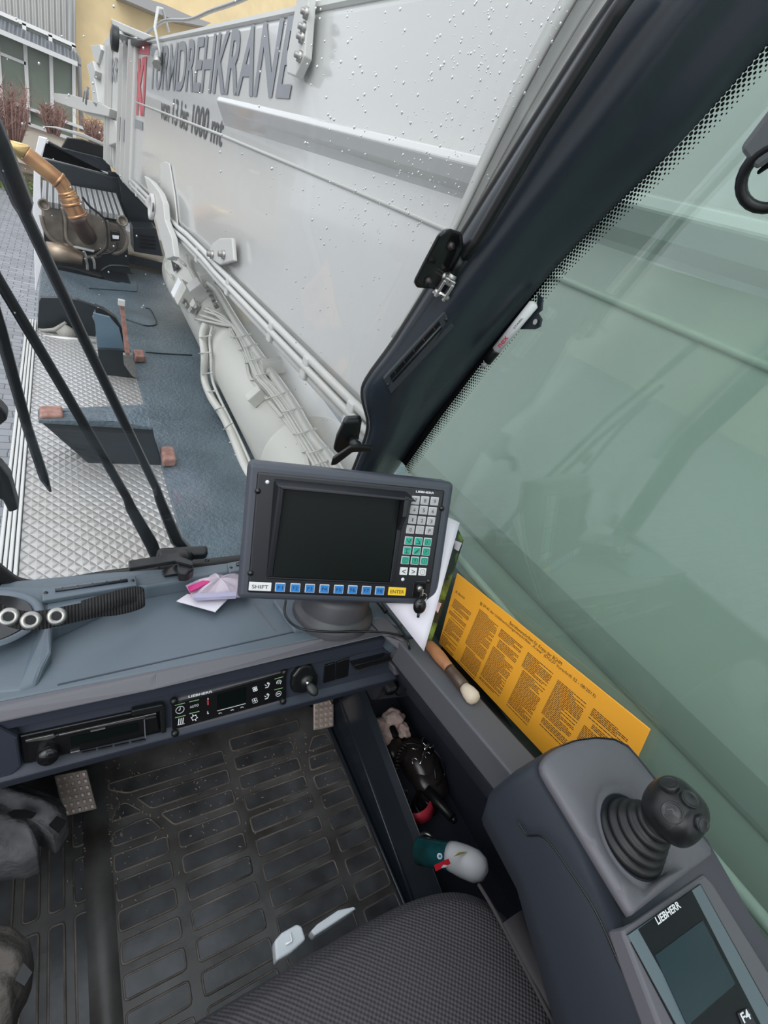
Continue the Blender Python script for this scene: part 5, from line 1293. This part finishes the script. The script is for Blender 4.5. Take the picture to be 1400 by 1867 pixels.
for pa, pb in (((540, 640), (640, 616)), ((590, 710), (690, 690)), ((640, 810), (757, 792)), ((690, 925), (785, 905)), ((760, 1010), (800, 975)), ((800, 1090), (937, 1042)), ((880, 1200), (1025, 1168)), ((985, 1370), (1130, 1325)), ((1080, 1510), (1222, 1468)), ((1110, 1600), (1215, 1570)),
               ((262, 640), (350, 625)), ((258, 760), (345, 750)), ((275, 915), (355, 905)), ((305, 1050), (375, 1040)), ((375, 1185), (440, 1160)), ((440, 1335), (505, 1280)), ((487, 1430), (550, 1395)), ((527, 1525), (590, 1480)), ((557, 1600), (610, 1570)), ((495, 640), (560, 625)), ((555, 735), (600, 715)), ((605, 830), (650, 820)), ((645, 960), (690, 950)), ((760, 1105), (810, 1080)), ((860, 1240), (905, 1215)), ((965, 1365), (1010, 1350)), ((1030, 1500), (1080, 1490))):
    tie(pa, pb, CR + .07 if pa[0] < 480 or pb[0] - pa[0] > 80 else CR + .032)
def block(px, py, size, lift, nm, mtl=cyl_m, tw=0):
    p = chit(*Zy([(px, py)])[0]); f = p - C0; r = (f - Cd * f.dot(Cd)).normalized(); t = Cd.cross(r); p = p + r * lift
    m = MB(); m.box(p, size, (t, Cd, r)); return m.build(nm, mtl, cy, bevel=.006)
block(190, 340, (.17, .22, .10), .05, 'valve_block'); block(290, 330, (.12, .16, .13), .06, 'valve_block', boomd_m)
block(170, 310, (.16, .12, .015), .10, 'name_plate', white_m)
block(330, 240, (.10, .10, .10), .06, 'pipe_elbow'); block(250, 430, (.10, .10, .05), .04, 'fitting_block', boomd_m)
block(820, 920, (.14, .05, .10), .06, 'pipe_clamp'); block(720, 1110, (.11, .07, .08), .04, 'clamp_foot')
for x, y in ((210, 400), (235, 435), (270, 470), (300, 460), (380, 380), (400, 420), (360, 350), (420, 460)): block(x, y, (.035, .05, .04), .075, 'hose_fitting', steel_m)
for y_ in (0.0,):
    m = MB(); m.tube(smoothpath([chit(*p, CR + .03) for p in Zy([(60, 190), (10, 120), (20, 60), (80, 40), (150, 90)])], 4), .010, 6); m.build('loop_line', cyl_m, cy)
m = MB(); P_ = Zy([(50, 60), (110, 100), (70, 140)]); m.prism([chit(*p, CR + .035) for p in P_], V((0, 0, -.01))); m.build('dark_gusset', black_m, cy)

# ------------------------------------------------------------------ crane carrier deck
DZ = -1.65
car = thing('crane_carrier', 'crane carrier deck with tread plate walkway and blue-grey painted steel', 'crane carrier', (.6, 4, GZ))
m = MB(); m.box(((-.165 + .56) / 2, 2.2, DZ - .03), (.725, 5.2, .06)); m.build('tread_walkway', tread_m, car)
m = MB()
for k in range(4): m.box((-.175 - .018 * k, 2.2, DZ - .02 + .004 * (k % 2)), (.014, 5.4, .07))
m.build('edge_profile', alu_m, car, bevel=.003)
m = MB(); m.box((1.9, 3.0, DZ - .03), (2.84, 9.5, .14)); m.build('main_deck', deck_m, car)
m = MB(); m.box((.25, 5.78, -1.674), (.83, 1.56, .13)); o = m.build('upper_deck', deck_m, car, bevel=.01)
m = MB(); m.box((1.2, 3.0, -2.3), (2.3, 11.0, 1.1)); m.build('chassis', deckd_m, car)
for pts, z in (((Zl([]) or [(158, 520), (248, 515), (250, 532), (162, 526)]), -1.37),):
    q = [atz(px, py, -1.606) for px, py in pts]; m = MB(); m.prism(q, (0, 0, .012)); m.build('deck_hatch', deck_m, car, bevel=.004)
Zt = lambda pts: zoom((0, 500), 4, pts)
def seam(pts, z, r=.008, nm='deck_seam'):
    m = MB(); m.tube(smoothpath([atz(px, py, z) for px, py in Zt(pts)], 4), r, 5); m.build(nm, deckd_m, car)
seam([(920, 330), (1060, 375), (1130, 370), (1140, 340), (1100, 260), (1060, 245)], -1.606, .007)
seam([(1060, 568), (1200, 580), (1400, 590)], -1.606, .006)
fr = thing('turntable_frame', 'light grey crane turntable side plate below the boom beside the cab', 'frame', (1.3, -.3, -1.55))
m = MB(); m.prism([b(u, -.03, z) for u, z in ((-1.6, -.57), (1.0, -.57), (.85, -1.0), (.6, -1.5), (-1.6, -1.5))], -BN * .6); m.build('side_plate', boomd_m, fr, bevel=.01)
# ramp-shaped outrigger bracket
osb = thing('outrigger_bracket', 'dark steel bracket with blue-grey top across the tread plate walkway', 'bracket', tuple(atz(190, 800, DZ)))
T = [aty(*p, 2.68) for p in Zt([(280, 1062), (840, 1072), (1110, 1115)])]; Bm = [aty(*p, 2.68) for p in Zt([(690, 1418), (1172, 1392)])]
m = MB(); tb = [p + V((0, .15, -.02)) for p in T]; bbk = [p + V((0, .25, 0)) for p in Bm]
m.add(T + Bm + tb + bbk, [(0, 3, 4, 2, 1), (5, 6, 7, 9, 8), (0, 5, 8, 3), (2, 4, 9, 7)]); m.build('face', deckd_m, osb)
m = MB(); q = [aty(*p, 2.675) for p in Zt([(280, 1062), (840, 1072), (1110, 1115)])] + [aty(*p, 2.87) for p in Zt([(1060, 945), (460, 980), (275, 985)])]; m.prism(q, (0, 0, -.02)); m.build('top_plate', deck_m, osb, bevel=.004)
def wblock(pts, z, h, label):
    q = [atz(px, py, z) for px, py in Zt(pts)]; m = MB(); m.prism(q, (0, 0, -h)); tag(m.build('wear_block', rust_m, bevel=.012, seg=3), label, 'block', 'rust-red wear blocks on the carrier deck')
wblock([(285, 955), (455, 955), (462, 1025), (285, 1030)], -1.385, .045, 'large rust-red block on the left end of the dark bracket')
wblock([(1170, 1250), (1265, 1250), (1290, 1345), (1190, 1350)], -1.55, .055, 'peeling rust-red block on the deck edge, nearest to the wiper pivot')
wblock([(970, 545), (1045, 548), (1060, 598), (985, 598)], -1.55, .055, 'small rust-red block on the deck beside the rusty lever')
# wheel housing with arch
wh = thing('wheel_housing', 'black wheel arch housing with curved opening between deck and walkway', 'wheel arch', tuple(aty(140, 600, 4.75)))
m = MB(); arch = Zt([(272, 440), (285, 200), (300, 170), (420, 172), (560, 185), (700, 235), (800, 300), (870, 380), (905, 470), (960, 600), (1000, 765), (720, 762), (700, 490), (690, 360), (670, 310), (620, 480)])
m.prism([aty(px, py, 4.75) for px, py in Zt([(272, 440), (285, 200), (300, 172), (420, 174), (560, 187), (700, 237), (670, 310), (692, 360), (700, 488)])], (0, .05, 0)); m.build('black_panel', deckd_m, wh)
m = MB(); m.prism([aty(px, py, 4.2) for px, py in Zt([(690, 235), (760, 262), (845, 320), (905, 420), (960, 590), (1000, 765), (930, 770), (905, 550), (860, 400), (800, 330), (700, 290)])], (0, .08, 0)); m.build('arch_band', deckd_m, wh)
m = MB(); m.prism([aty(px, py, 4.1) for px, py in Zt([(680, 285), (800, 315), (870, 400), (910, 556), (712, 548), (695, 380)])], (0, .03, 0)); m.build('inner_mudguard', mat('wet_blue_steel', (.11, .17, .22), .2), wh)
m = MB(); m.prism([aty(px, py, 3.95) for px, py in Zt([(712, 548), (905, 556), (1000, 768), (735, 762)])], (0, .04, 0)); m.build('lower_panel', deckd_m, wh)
m = MB(); m.tube([aty(px, py, 4.60) for px, py in Zt([(282, 455), (700, 490)])], .018, 6); m.build('bottom_strip', alu_m, wh)
m = MB(); m.tube([aty(px, py, 4.68) for px, py in Zt([(290, 412), (400, 405), (480, 352)])], [.012, .018, .012], 8); m.tube([aty(px, py, 4.68) for px, py in Zt([(440, 390), (520, 460)])], [.05, .07], 12); m.build('step_light', mat('dusty_fitting', (.30, .29, .26), .5), wh)
lv_ = thing('rusty_lever', 'upright rusty flat bar lever bolted at the deck edge', 'lever', tuple(aty(240, 690, 3.85)))
m = MB(); m.prism([aty(px, py, 3.85) for px, py in Zt([(872, 200), (900, 198), (935, 480), (975, 740), (940, 700), (910, 560)])], (0, .04, 0)); m.build('bar', rust_m, lv_)
m = MB(); m.prism([aty(px, py, 3.80) for px, py in Zt([(900, 590), (960, 590), (985, 660), (1005, 765), (960, 740), (905, 660)])], (0, .05, 0)); m.build('pivot_plate', steel_m, lv_)
m = MB(); m.box(aty(*Zt([(885, 206)])[0], 3.83), (.04, .035, .035)); m.build('grip', alu_m, lv_)
# ------------------------------------------------------------------ engine bay with exhaust
Ze = lambda pts: zoom((0, 230), 4.667, pts)
eng = thing('engine', 'exposed diesel engine with ribbed cover behind the walkway', 'engine', tuple(atz(150, 440, -1.6)))
def epl(pts, y, th, nm, mtl, bev=.01, par=eng, dz=0):
    m = MB(); m.prism([aty(px, py, y) for px, py in Ze(pts)], (0, th, dz)); return m.build(nm, mtl, par, bevel=bev)
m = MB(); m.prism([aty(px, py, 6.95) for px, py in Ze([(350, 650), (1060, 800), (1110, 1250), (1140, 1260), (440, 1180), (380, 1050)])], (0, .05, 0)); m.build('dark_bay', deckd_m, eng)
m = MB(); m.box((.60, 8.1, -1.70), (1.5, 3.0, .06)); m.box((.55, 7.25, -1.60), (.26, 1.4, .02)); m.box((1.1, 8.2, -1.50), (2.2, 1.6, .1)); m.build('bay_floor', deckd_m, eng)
epl([(360, 650), (540, 690), (560, 980), (590, 1020), (500, 1005), (430, 950), (380, 860), (352, 760)], 6.85, .4, 'left_fan_housing', muff_m, .03)
epl([(540, 690), (780, 740), (900, 790), (905, 1040), (810, 1070), (640, 1030), (580, 980), (560, 800)], 6.80, .3, 'flat_cover', muff_m, .01)
epl([(905, 800), (1010, 830), (1065, 900), (1080, 960), (1050, 1050), (980, 1085), (910, 1060)], 6.85, .4, 'right_fan_housing', muff_m, .03)
rim = [(352, 760), (380, 870), (440, 960), (520, 1010), (600, 1025), (700, 1110), (820, 1105), (900, 1060), (910, 1060), (985, 1085), (1060, 1040), (1080, 950), (1040, 860), (1000, 800)]
m = MB(); m.tube(smoothpath([aty(px, py, 6.78) for px, py in Ze(rim)], 4), .022, 8); m.build('housing_rim', muff_m, eng)
m = MB(); m.tube(smoothpath([aty(px, py, 6.72) for px, py in Ze([(530, 690), (560, 800), (570, 960), (640, 1040), (700, 1100)])], 4), .022, 6); m.tube(smoothpath([aty(px, py, 6.72) for px, py in Ze([(905, 800), (915, 950), (900, 1040), (820, 1100)])], 4), .02, 6); m.build('support_frame', muff_m, eng)
q1, q2, q3, q4 = Ze([(360, 480), (990, 590), (1065, 785), (350, 655)])
m = MB(); m.add([aty(*q4, 6.8), aty(*q3, 6.8), aty(*q2, 7.9), aty(*q1, 7.9)], [(0, 1, 2, 3)]); m.add([aty(*q4, 6.8) + V((0, 0, -.12)), aty(*q3, 6.8) + V((0, 0, -.12))], []); o = m.build('ribbed_cover', fin_m, eng, solid=.05)
for px, py in ((375, 670), (1042, 806)):
    m = MB(); m.lathe(aty(*Ze([(px, py)])[0], 6.72), (0, -1, .2), [(.055, -.02), (.055, .03), (.04, .03), (.035, 0), (0, 0)], 18); m.build('pipe_stub', muff_m, eng)
epl([(625, 1020), (805, 1058), (800, 1075), (625, 1036)], 6.7, .05, 'bright_strip', alu_m, .004)
epl([(940, 890), (1020, 900), (1022, 975), (945, 985)], 6.72, .06, 'relay_box', gloss_m, .006)
epl([(955, 930), (1012, 935), (1010, 962), (960, 958)], 6.70, .02, 'relay_label', white_m, .001)
m = MB(); m.tube(smoothpath([aty(px, py, 6.68) for px, py in Ze([(700, 600), (760, 680), (860, 760), (905, 830), (915, 1000), (880, 1060), (820, 1100)])], 5), .012, 6); m.tube(smoothpath([aty(px, py, 6.68) for px, py in Ze([(1000, 980), (990, 1040), (930, 1080), (860, 1090)])], 4), .012, 6); m.tube(smoothpath([aty(px, py, 6.62) for px, py in Ze([(860, 1235), (930, 1190), (1040, 1190), (1100, 1200)])], 4), .014, 6)
m.build('hoses', black_m, eng)
for ci in ((740, 1170), (800, 1160), (730, 1110)):
    m = MB(); m.tube(smoothpath([aty(px, py, 6.62) for px, py in Ze([(ci[0] - 20, ci[1] - 50), ci, (ci[0] + 5, ci[1] + 60)])], 4), .016, 6); m.build('clamp_line', steel_m, eng)
m = MB(); m.tube([aty(px, py, 6.66) for px, py in Ze([(400, 1060), (520, 1080), (700, 1130)])], [.09, .10, .07], 18); m.build('muffler', mat('heat_brown_metal', (.26, .17, .11), .4, metal=.7, col2=(.40, .33, .25), vscale=6), eng)
ex = thing('exhaust_pipe', 'heat-tinted copper coloured exhaust pipe rising to the left from the engine', 'exhaust pipe', tuple(aty(155, 430, 6.6)))
epth = smoothpath([aty(*Ze([p])[0], 6.45) for p in ((668, 775), (620, 680), (580, 590), (525, 490), (450, 420), (330, 325), (215, 232))], 5)
m = MB(); n_ = len(epth); m.tube(epth, [.088 if i < 10 else .074 for i in range(n_)], 24); m.build('pipe', copper_m, ex)
# slanted open end
ed = (epth[-1] - epth[-2]).normalized(); m = MB(); u2, v2, _ = frame(ed)
tip = []
for j in range(24):
    a = 2 * math.pi * j / 24; r_ = u2 * math.cos(a) + v2 * math.sin(a); tip.append((r_, .01 + .24 * (.5 + .5 * r_.dot(V((-.5, 0, -1)).normalized()))))
m.add([epth[-1] + r_ * .074 for r_, h in tip] + [epth[-1] + r_ * .074 + ed * h for r_, h in tip], [(i, (i + 1) % 24, 24 + (i + 1) % 24, 24 + i) for i in range(24)], True); m.build('slanted_mouth', mat('pale_gold_metal', (.80, .58, .25), .3, metal=.8), ex, solid=.006)
for i in (1, 6, 10, 11, 17):
    m = MB(); p = epth[i]; d = (epth[i + 1] - epth[i - 1]).normalized(); q_ = .088 if i < 10 else .074; m.lathe(p, d, [(q_, -.015), (q_ + .008, -.012), (q_ + .008, .012), (q_, .015)], 28); m.build('clamp_ring', copper_m, ex)
m = MB(); m.tube(smoothpath([aty(px, py, y) for px, py, y in [(*Ze([(660, 780)])[0], 6.56), (*Ze([(690, 850)])[0], 6.6), (*Ze([(725, 900)])[0], 6.66), (*Ze([(745, 935)])[0], 6.78)]], 4), [.082] * 8 + [.088] * 5, 20); m.build('burnt_elbow', brown_m, ex)
# white side cover and black hood behind the engine
m = MB(); sc1 = Ze([(330, 85), (405, 105), (350, 260), (345, 480), (350, 640), (385, 1060), (310, 1400), (300, 1400), (280, 700), (290, 260)])
m.prism([atx(px, py, -.17) if False else aty(px, py, 6.9) for px, py in sc1], (0, .06, 0)); tag(m.build('side_cover', white_m, bevel=.01), 'narrow white side cover standing along the engine bay edge', 'cover')
hb_ = thing('engine_hood', 'open glossy black engine hood behind the ribbed cover', 'hood', tuple(aty(190, 300, 8.2)))
def hp_(pts, y, th, nm, mtl): m = MB(); m.prism([aty(px, py, y) for px, py in Ze(pts)], (0, th, 0)); m.build(nm, mtl, hb_, bevel=.01)
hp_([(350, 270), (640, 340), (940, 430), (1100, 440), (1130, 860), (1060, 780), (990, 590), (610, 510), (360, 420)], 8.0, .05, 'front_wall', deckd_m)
hp_([(370, 105), (520, 180), (920, 280), (955, 400), (940, 430), (640, 350), (345, 275)], 8.3, .06, 'inner_shell', mat('wet_gloss_black', (.02, .024, .03), .1))
hp_([(570, 95), (700, 110), (915, 185), (925, 290), (720, 230), (520, 180)], 8.4, .06, 'folded_flap', gloss_m)
hp_([(350, 0), (470, 20), (700, 95), (915, 185), (900, 150), (700, 60), (480, 5)], 8.5, .05, 'grey_trim', boomd_m)
hp_([(360, 110), (380, 140), (345, 275), (920, 415), (925, 395), (370, 255), (420, 120)], 8.25, .04, 'bright_edge', alu_m)
# dark covers between hood and boom
hp2 = thing('cover_plates', 'dark ribbed metal covers between the engine and the boom', 'cover', tuple(aty(250, 420, 7.4)))
def h2(pts, y, th, nm, mtl): m = MB(); m.prism([aty(px, py, y) for px, py in Ze(pts)], (0, th, 0)); m.build(nm, mtl, hp2, bevel=.01)
h2([(1000, 430), (1200, 520), (1270, 640), (1330, 870), (1130, 860), (1040, 640)], 7.8, .05, 'upper_plate', deckd_m)
h2([(915, 380), (1120, 420), (1120, 520), (930, 440)], 8.1, .05, 'corner_plate', deckd_m)
h2([(1130, 860), (1330, 870), (1390, 1110), (1140, 1070)], 7.3, .4, 'grille_box', mat('dark_grille', (.018, .024, .030), .4))
for k in range(4): h2([(1190, 930 + 32 * k), (1330, 945 + 32 * k), (1330, 955 + 32 * k), (1190, 942 + 32 * k)], 7.25, .03, 'grille_slot', gloss_m)
h2([(1040, 435), (1165, 475), (1160, 515), (1040, 480)], 7.6, .03, 'rating_plate', alu_m)

# ------------------------------------------------------------------ buildings and planting
YB = 24.0
ba = thing('cream_building', 'cream building with white-framed windows and corrugated canopy roof at the upper left', 'building', tuple(aty(60, 250, YB)) [:2] + (GZ,))
def wl(pts, y, th, nm, mtl, par, bev=0): m = MB(); m.prism([aty(px, py, y) for px, py in pts], (0, th, 0)); return m.build(nm, mtl, par, bevel=bev)
A_ = lambda pts: zoom((0, 0), 2, pts)
def W3(x0, z0, x1, z1, y, th, nm, mtl, par): m = MB(); m.box(((x0 + x1) / 2, y + th / 2, (z0 + z1) / 2), (abs(x1 - x0), th, abs(z1 - z0))); return m.build(nm, mtl, par)
xr = aty(140, 150, YB).x
W3(-9, GZ, xr, .75, YB, .3, 'wall', cream_m, ba)
W3(-9, .55, xr, 4.2, YB + .6, .3, 'upper_siding', sid_m, ba)
m = MB(); m.add([V((-9, YB - 1.0, .78)), V((xr + .1, YB - 1.0, .70)), V((xr - .1, YB + .7, 1.25)), V((-9, YB + .7, 1.35))], [(0, 1, 2, 3)]); m.build('canopy_roof', roof_m, ba, solid=.05)
m = MB(); m.box(((-9 + xr) / 2, YB - 1.02, .70), (9 + xr, .06, .12)); m.build('gutter', alu_m, ba)
def window(q, par, nbar=(), hb=()):
    P = [aty(px, py, YB) for px, py in q]; x0 = min(p.x for p in P); x1 = max(p.x for p in P); z0 = min(p.z for p in P); z1 = max(p.z for p in P)
    f = MB()
    for a, c in (((x0 + x1) / 2, z1), ((x0 + x1) / 2, z0)): f.box((a, YB - .06, c), (x1 - x0 + .1, .12, .1))
    for a in (x0, x1): f.box((a, YB - .06, (z0 + z1) / 2), (.1, .12, z1 - z0))
    for t in nbar: f.box((x0 + (x1 - x0) * t, YB - .06, (z0 + z1) / 2), (.1, .12, z1 - z0))
    for t, t0, t1 in hb: f.box((x0 + (x1 - x0) * (t0 + t1) / 2, YB - .06, z0 + (z1 - z0) * t), ((x1 - x0) * (t1 - t0), .12, .08))
    o = f.build('window', win_m, par); g = MB(); g.box(((x0 + x1) / 2, YB - .02, (z0 + z1) / 2), (x1 - x0, .03, z1 - z0)); g.build('pane', pane_m, o)
window(A_([(-60, 165), (268, 165), (268, 395), (-60, 395)]), ba, (.2, .48, .75), ((.62, 0, .48),))
m = MB(); m.box(((xr - 1.2), YB - .15, aty(60, 200, YB).z), (5.5, .25, .08)); m.build('window_sill', win_m, ba)
yb_ = thing('yellow_building', 'tall yellow rendered building with grey eaves behind the boom head', 'building', (3, 26, GZ))
W3(xr - .2, GZ, 8.5, 5.5, YB + 1.2, 4, 'wall', yel_m, yb_)
E0 = aty(230, -2, YB + .8); E1 = aty(395, 48, YB + .8)
m = MB(); m.prism([aty(px, py, YB + .3) for px, py in [(215, -40), (240, -12), (300, 8), (345, 28), (385, 42), (372, 48), (330, 40), (280, 22), (215, -6)]], (0, 1.2, 0)); m.build('eaves', mat('grey_eaves', (.34, .33, .32), .6), yb_)
# small window beside the boom head
P = [aty(px, py, YB + 1.1) for px, py in [(203, 36), (242, 50), (242, 70), (203, 60)]]
m = MB(); m.prism(P, (0, .1, 0)); wq_ = m.build('window', mat('beige_frame', (.50, .42, .32), .6), yb_)
P = [aty(px, py, YB + 1.05) for px, py in [(208, 43), (238, 54), (238, 66), (208, 58)]]; m = MB(); m.prism(P, (0, .05, 0)); m.build('pane', pane_m, wq_)
dp = MB(); dp.tube([aty(128, 0, YB + .3), aty(127, 78, YB + .3), aty(136, 92, YB - .1), aty(143, 105, YB - .1), aty(149, 240, YB - .1)], .07, 10)
o = dp.build('downpipe', mat('grey_pipe', (.28, .28, .27), .4)); tag(o, 'grey downpipe between the cream and the yellow building', 'downpipe')
def shrub(px, base_y, w_, h_, y, label, n, seed, mtl=twig_m):
    rr = random.Random(seed); c = aty(px, base_y, y); m = MB()
    for i in range(n):
        a = rr.uniform(-w_, w_); L = h_ * rr.uniform(.55, 1.0); lean = a * .5 + rr.uniform(-.15, .15); yy = rr.uniform(-.4, .4)
        p = [c + V((a * .5, yy, 0)), c + V((a * .8 + lean * .3, yy, L * .5)), c + V((a + lean * .4, yy, L))]
        m.tube(p, [.016, .011, .005], 4)
        for k in range(8):
            t = rr.uniform(.25, 1); q = p[0].lerp(p[2], t); e = q + V((rr.uniform(-.28, .28), rr.uniform(-.2, .2), rr.uniform(.05, .32))); m.tube([q, e], [.009, .004], 3)
    o = m.build('shrub', mtl); return tag(o, label, 'shrub', None)
def zh(py0, py1, y): return abs(aty(30, py0, y).z - aty(30, py1, y).z)
shrub(22, 262, .42, zh(262, 152, 22.5), 22.5, 'reddish bare-twigged shrub under the windows, leftmost of the three', 70, 1)
shrub(97, 245, .30, zh(245, 190, 22.5), 22.5, 'reddish bare-twigged shrub in the middle, in front of the downpipe', 45, 2)
shrub(172, 262, .30, zh(262, 220, 22.5), 22.5, 'small reddish twiggy shrub right of the downpipe, by the yellow wall', 35, 3)
m = MB(); 
for i in range(900):
    x = rnd.uniform(-2.4, .9); yy = rnd.uniform(20.4, 21.6); hgt = .25 + .75 * max(0, (.2 - x) / 2.5) * rnd.random(); c = V((x, yy, GZ + rnd.uniform(0, hgt)))
    a = rnd.uniform(0, 6.28); d = V((math.cos(a) * .14, math.sin(a) * .1, rnd.uniform(.02, .16))); s_ = V((.03, 0, .03)); m.add([c - s_, c + s_, c + d], [(0, 1, 2)])
o = m.build('low_hedge', grass_m); tag(o, 'low green and brown planting strip at the edge of the pavement', 'hedge', kind='stuff')
m = MB(); m.box((-2, 21.9, GZ + .3), (9, 1.9, .6)); tag(m.build('planting_soil', mat('leafy_soil', (.16, .11, .075), .95, bump=1, bscale=6, dist=.1, col2=(.09, .08, .05), vscale=3)), 'raised brown planting bed under the shrubs', 'planting bed')
# wall across the yard on the left, and a second yard block seen in reflections
lb = thing('yard_building', 'pale building across the yard to the left of the crane', 'building', (-22, 4, GZ))
m = MB(); m.box((-24, 2, GZ + 2.6), (3, 36, 5.2)); m.build('wall', cream_m, lb)
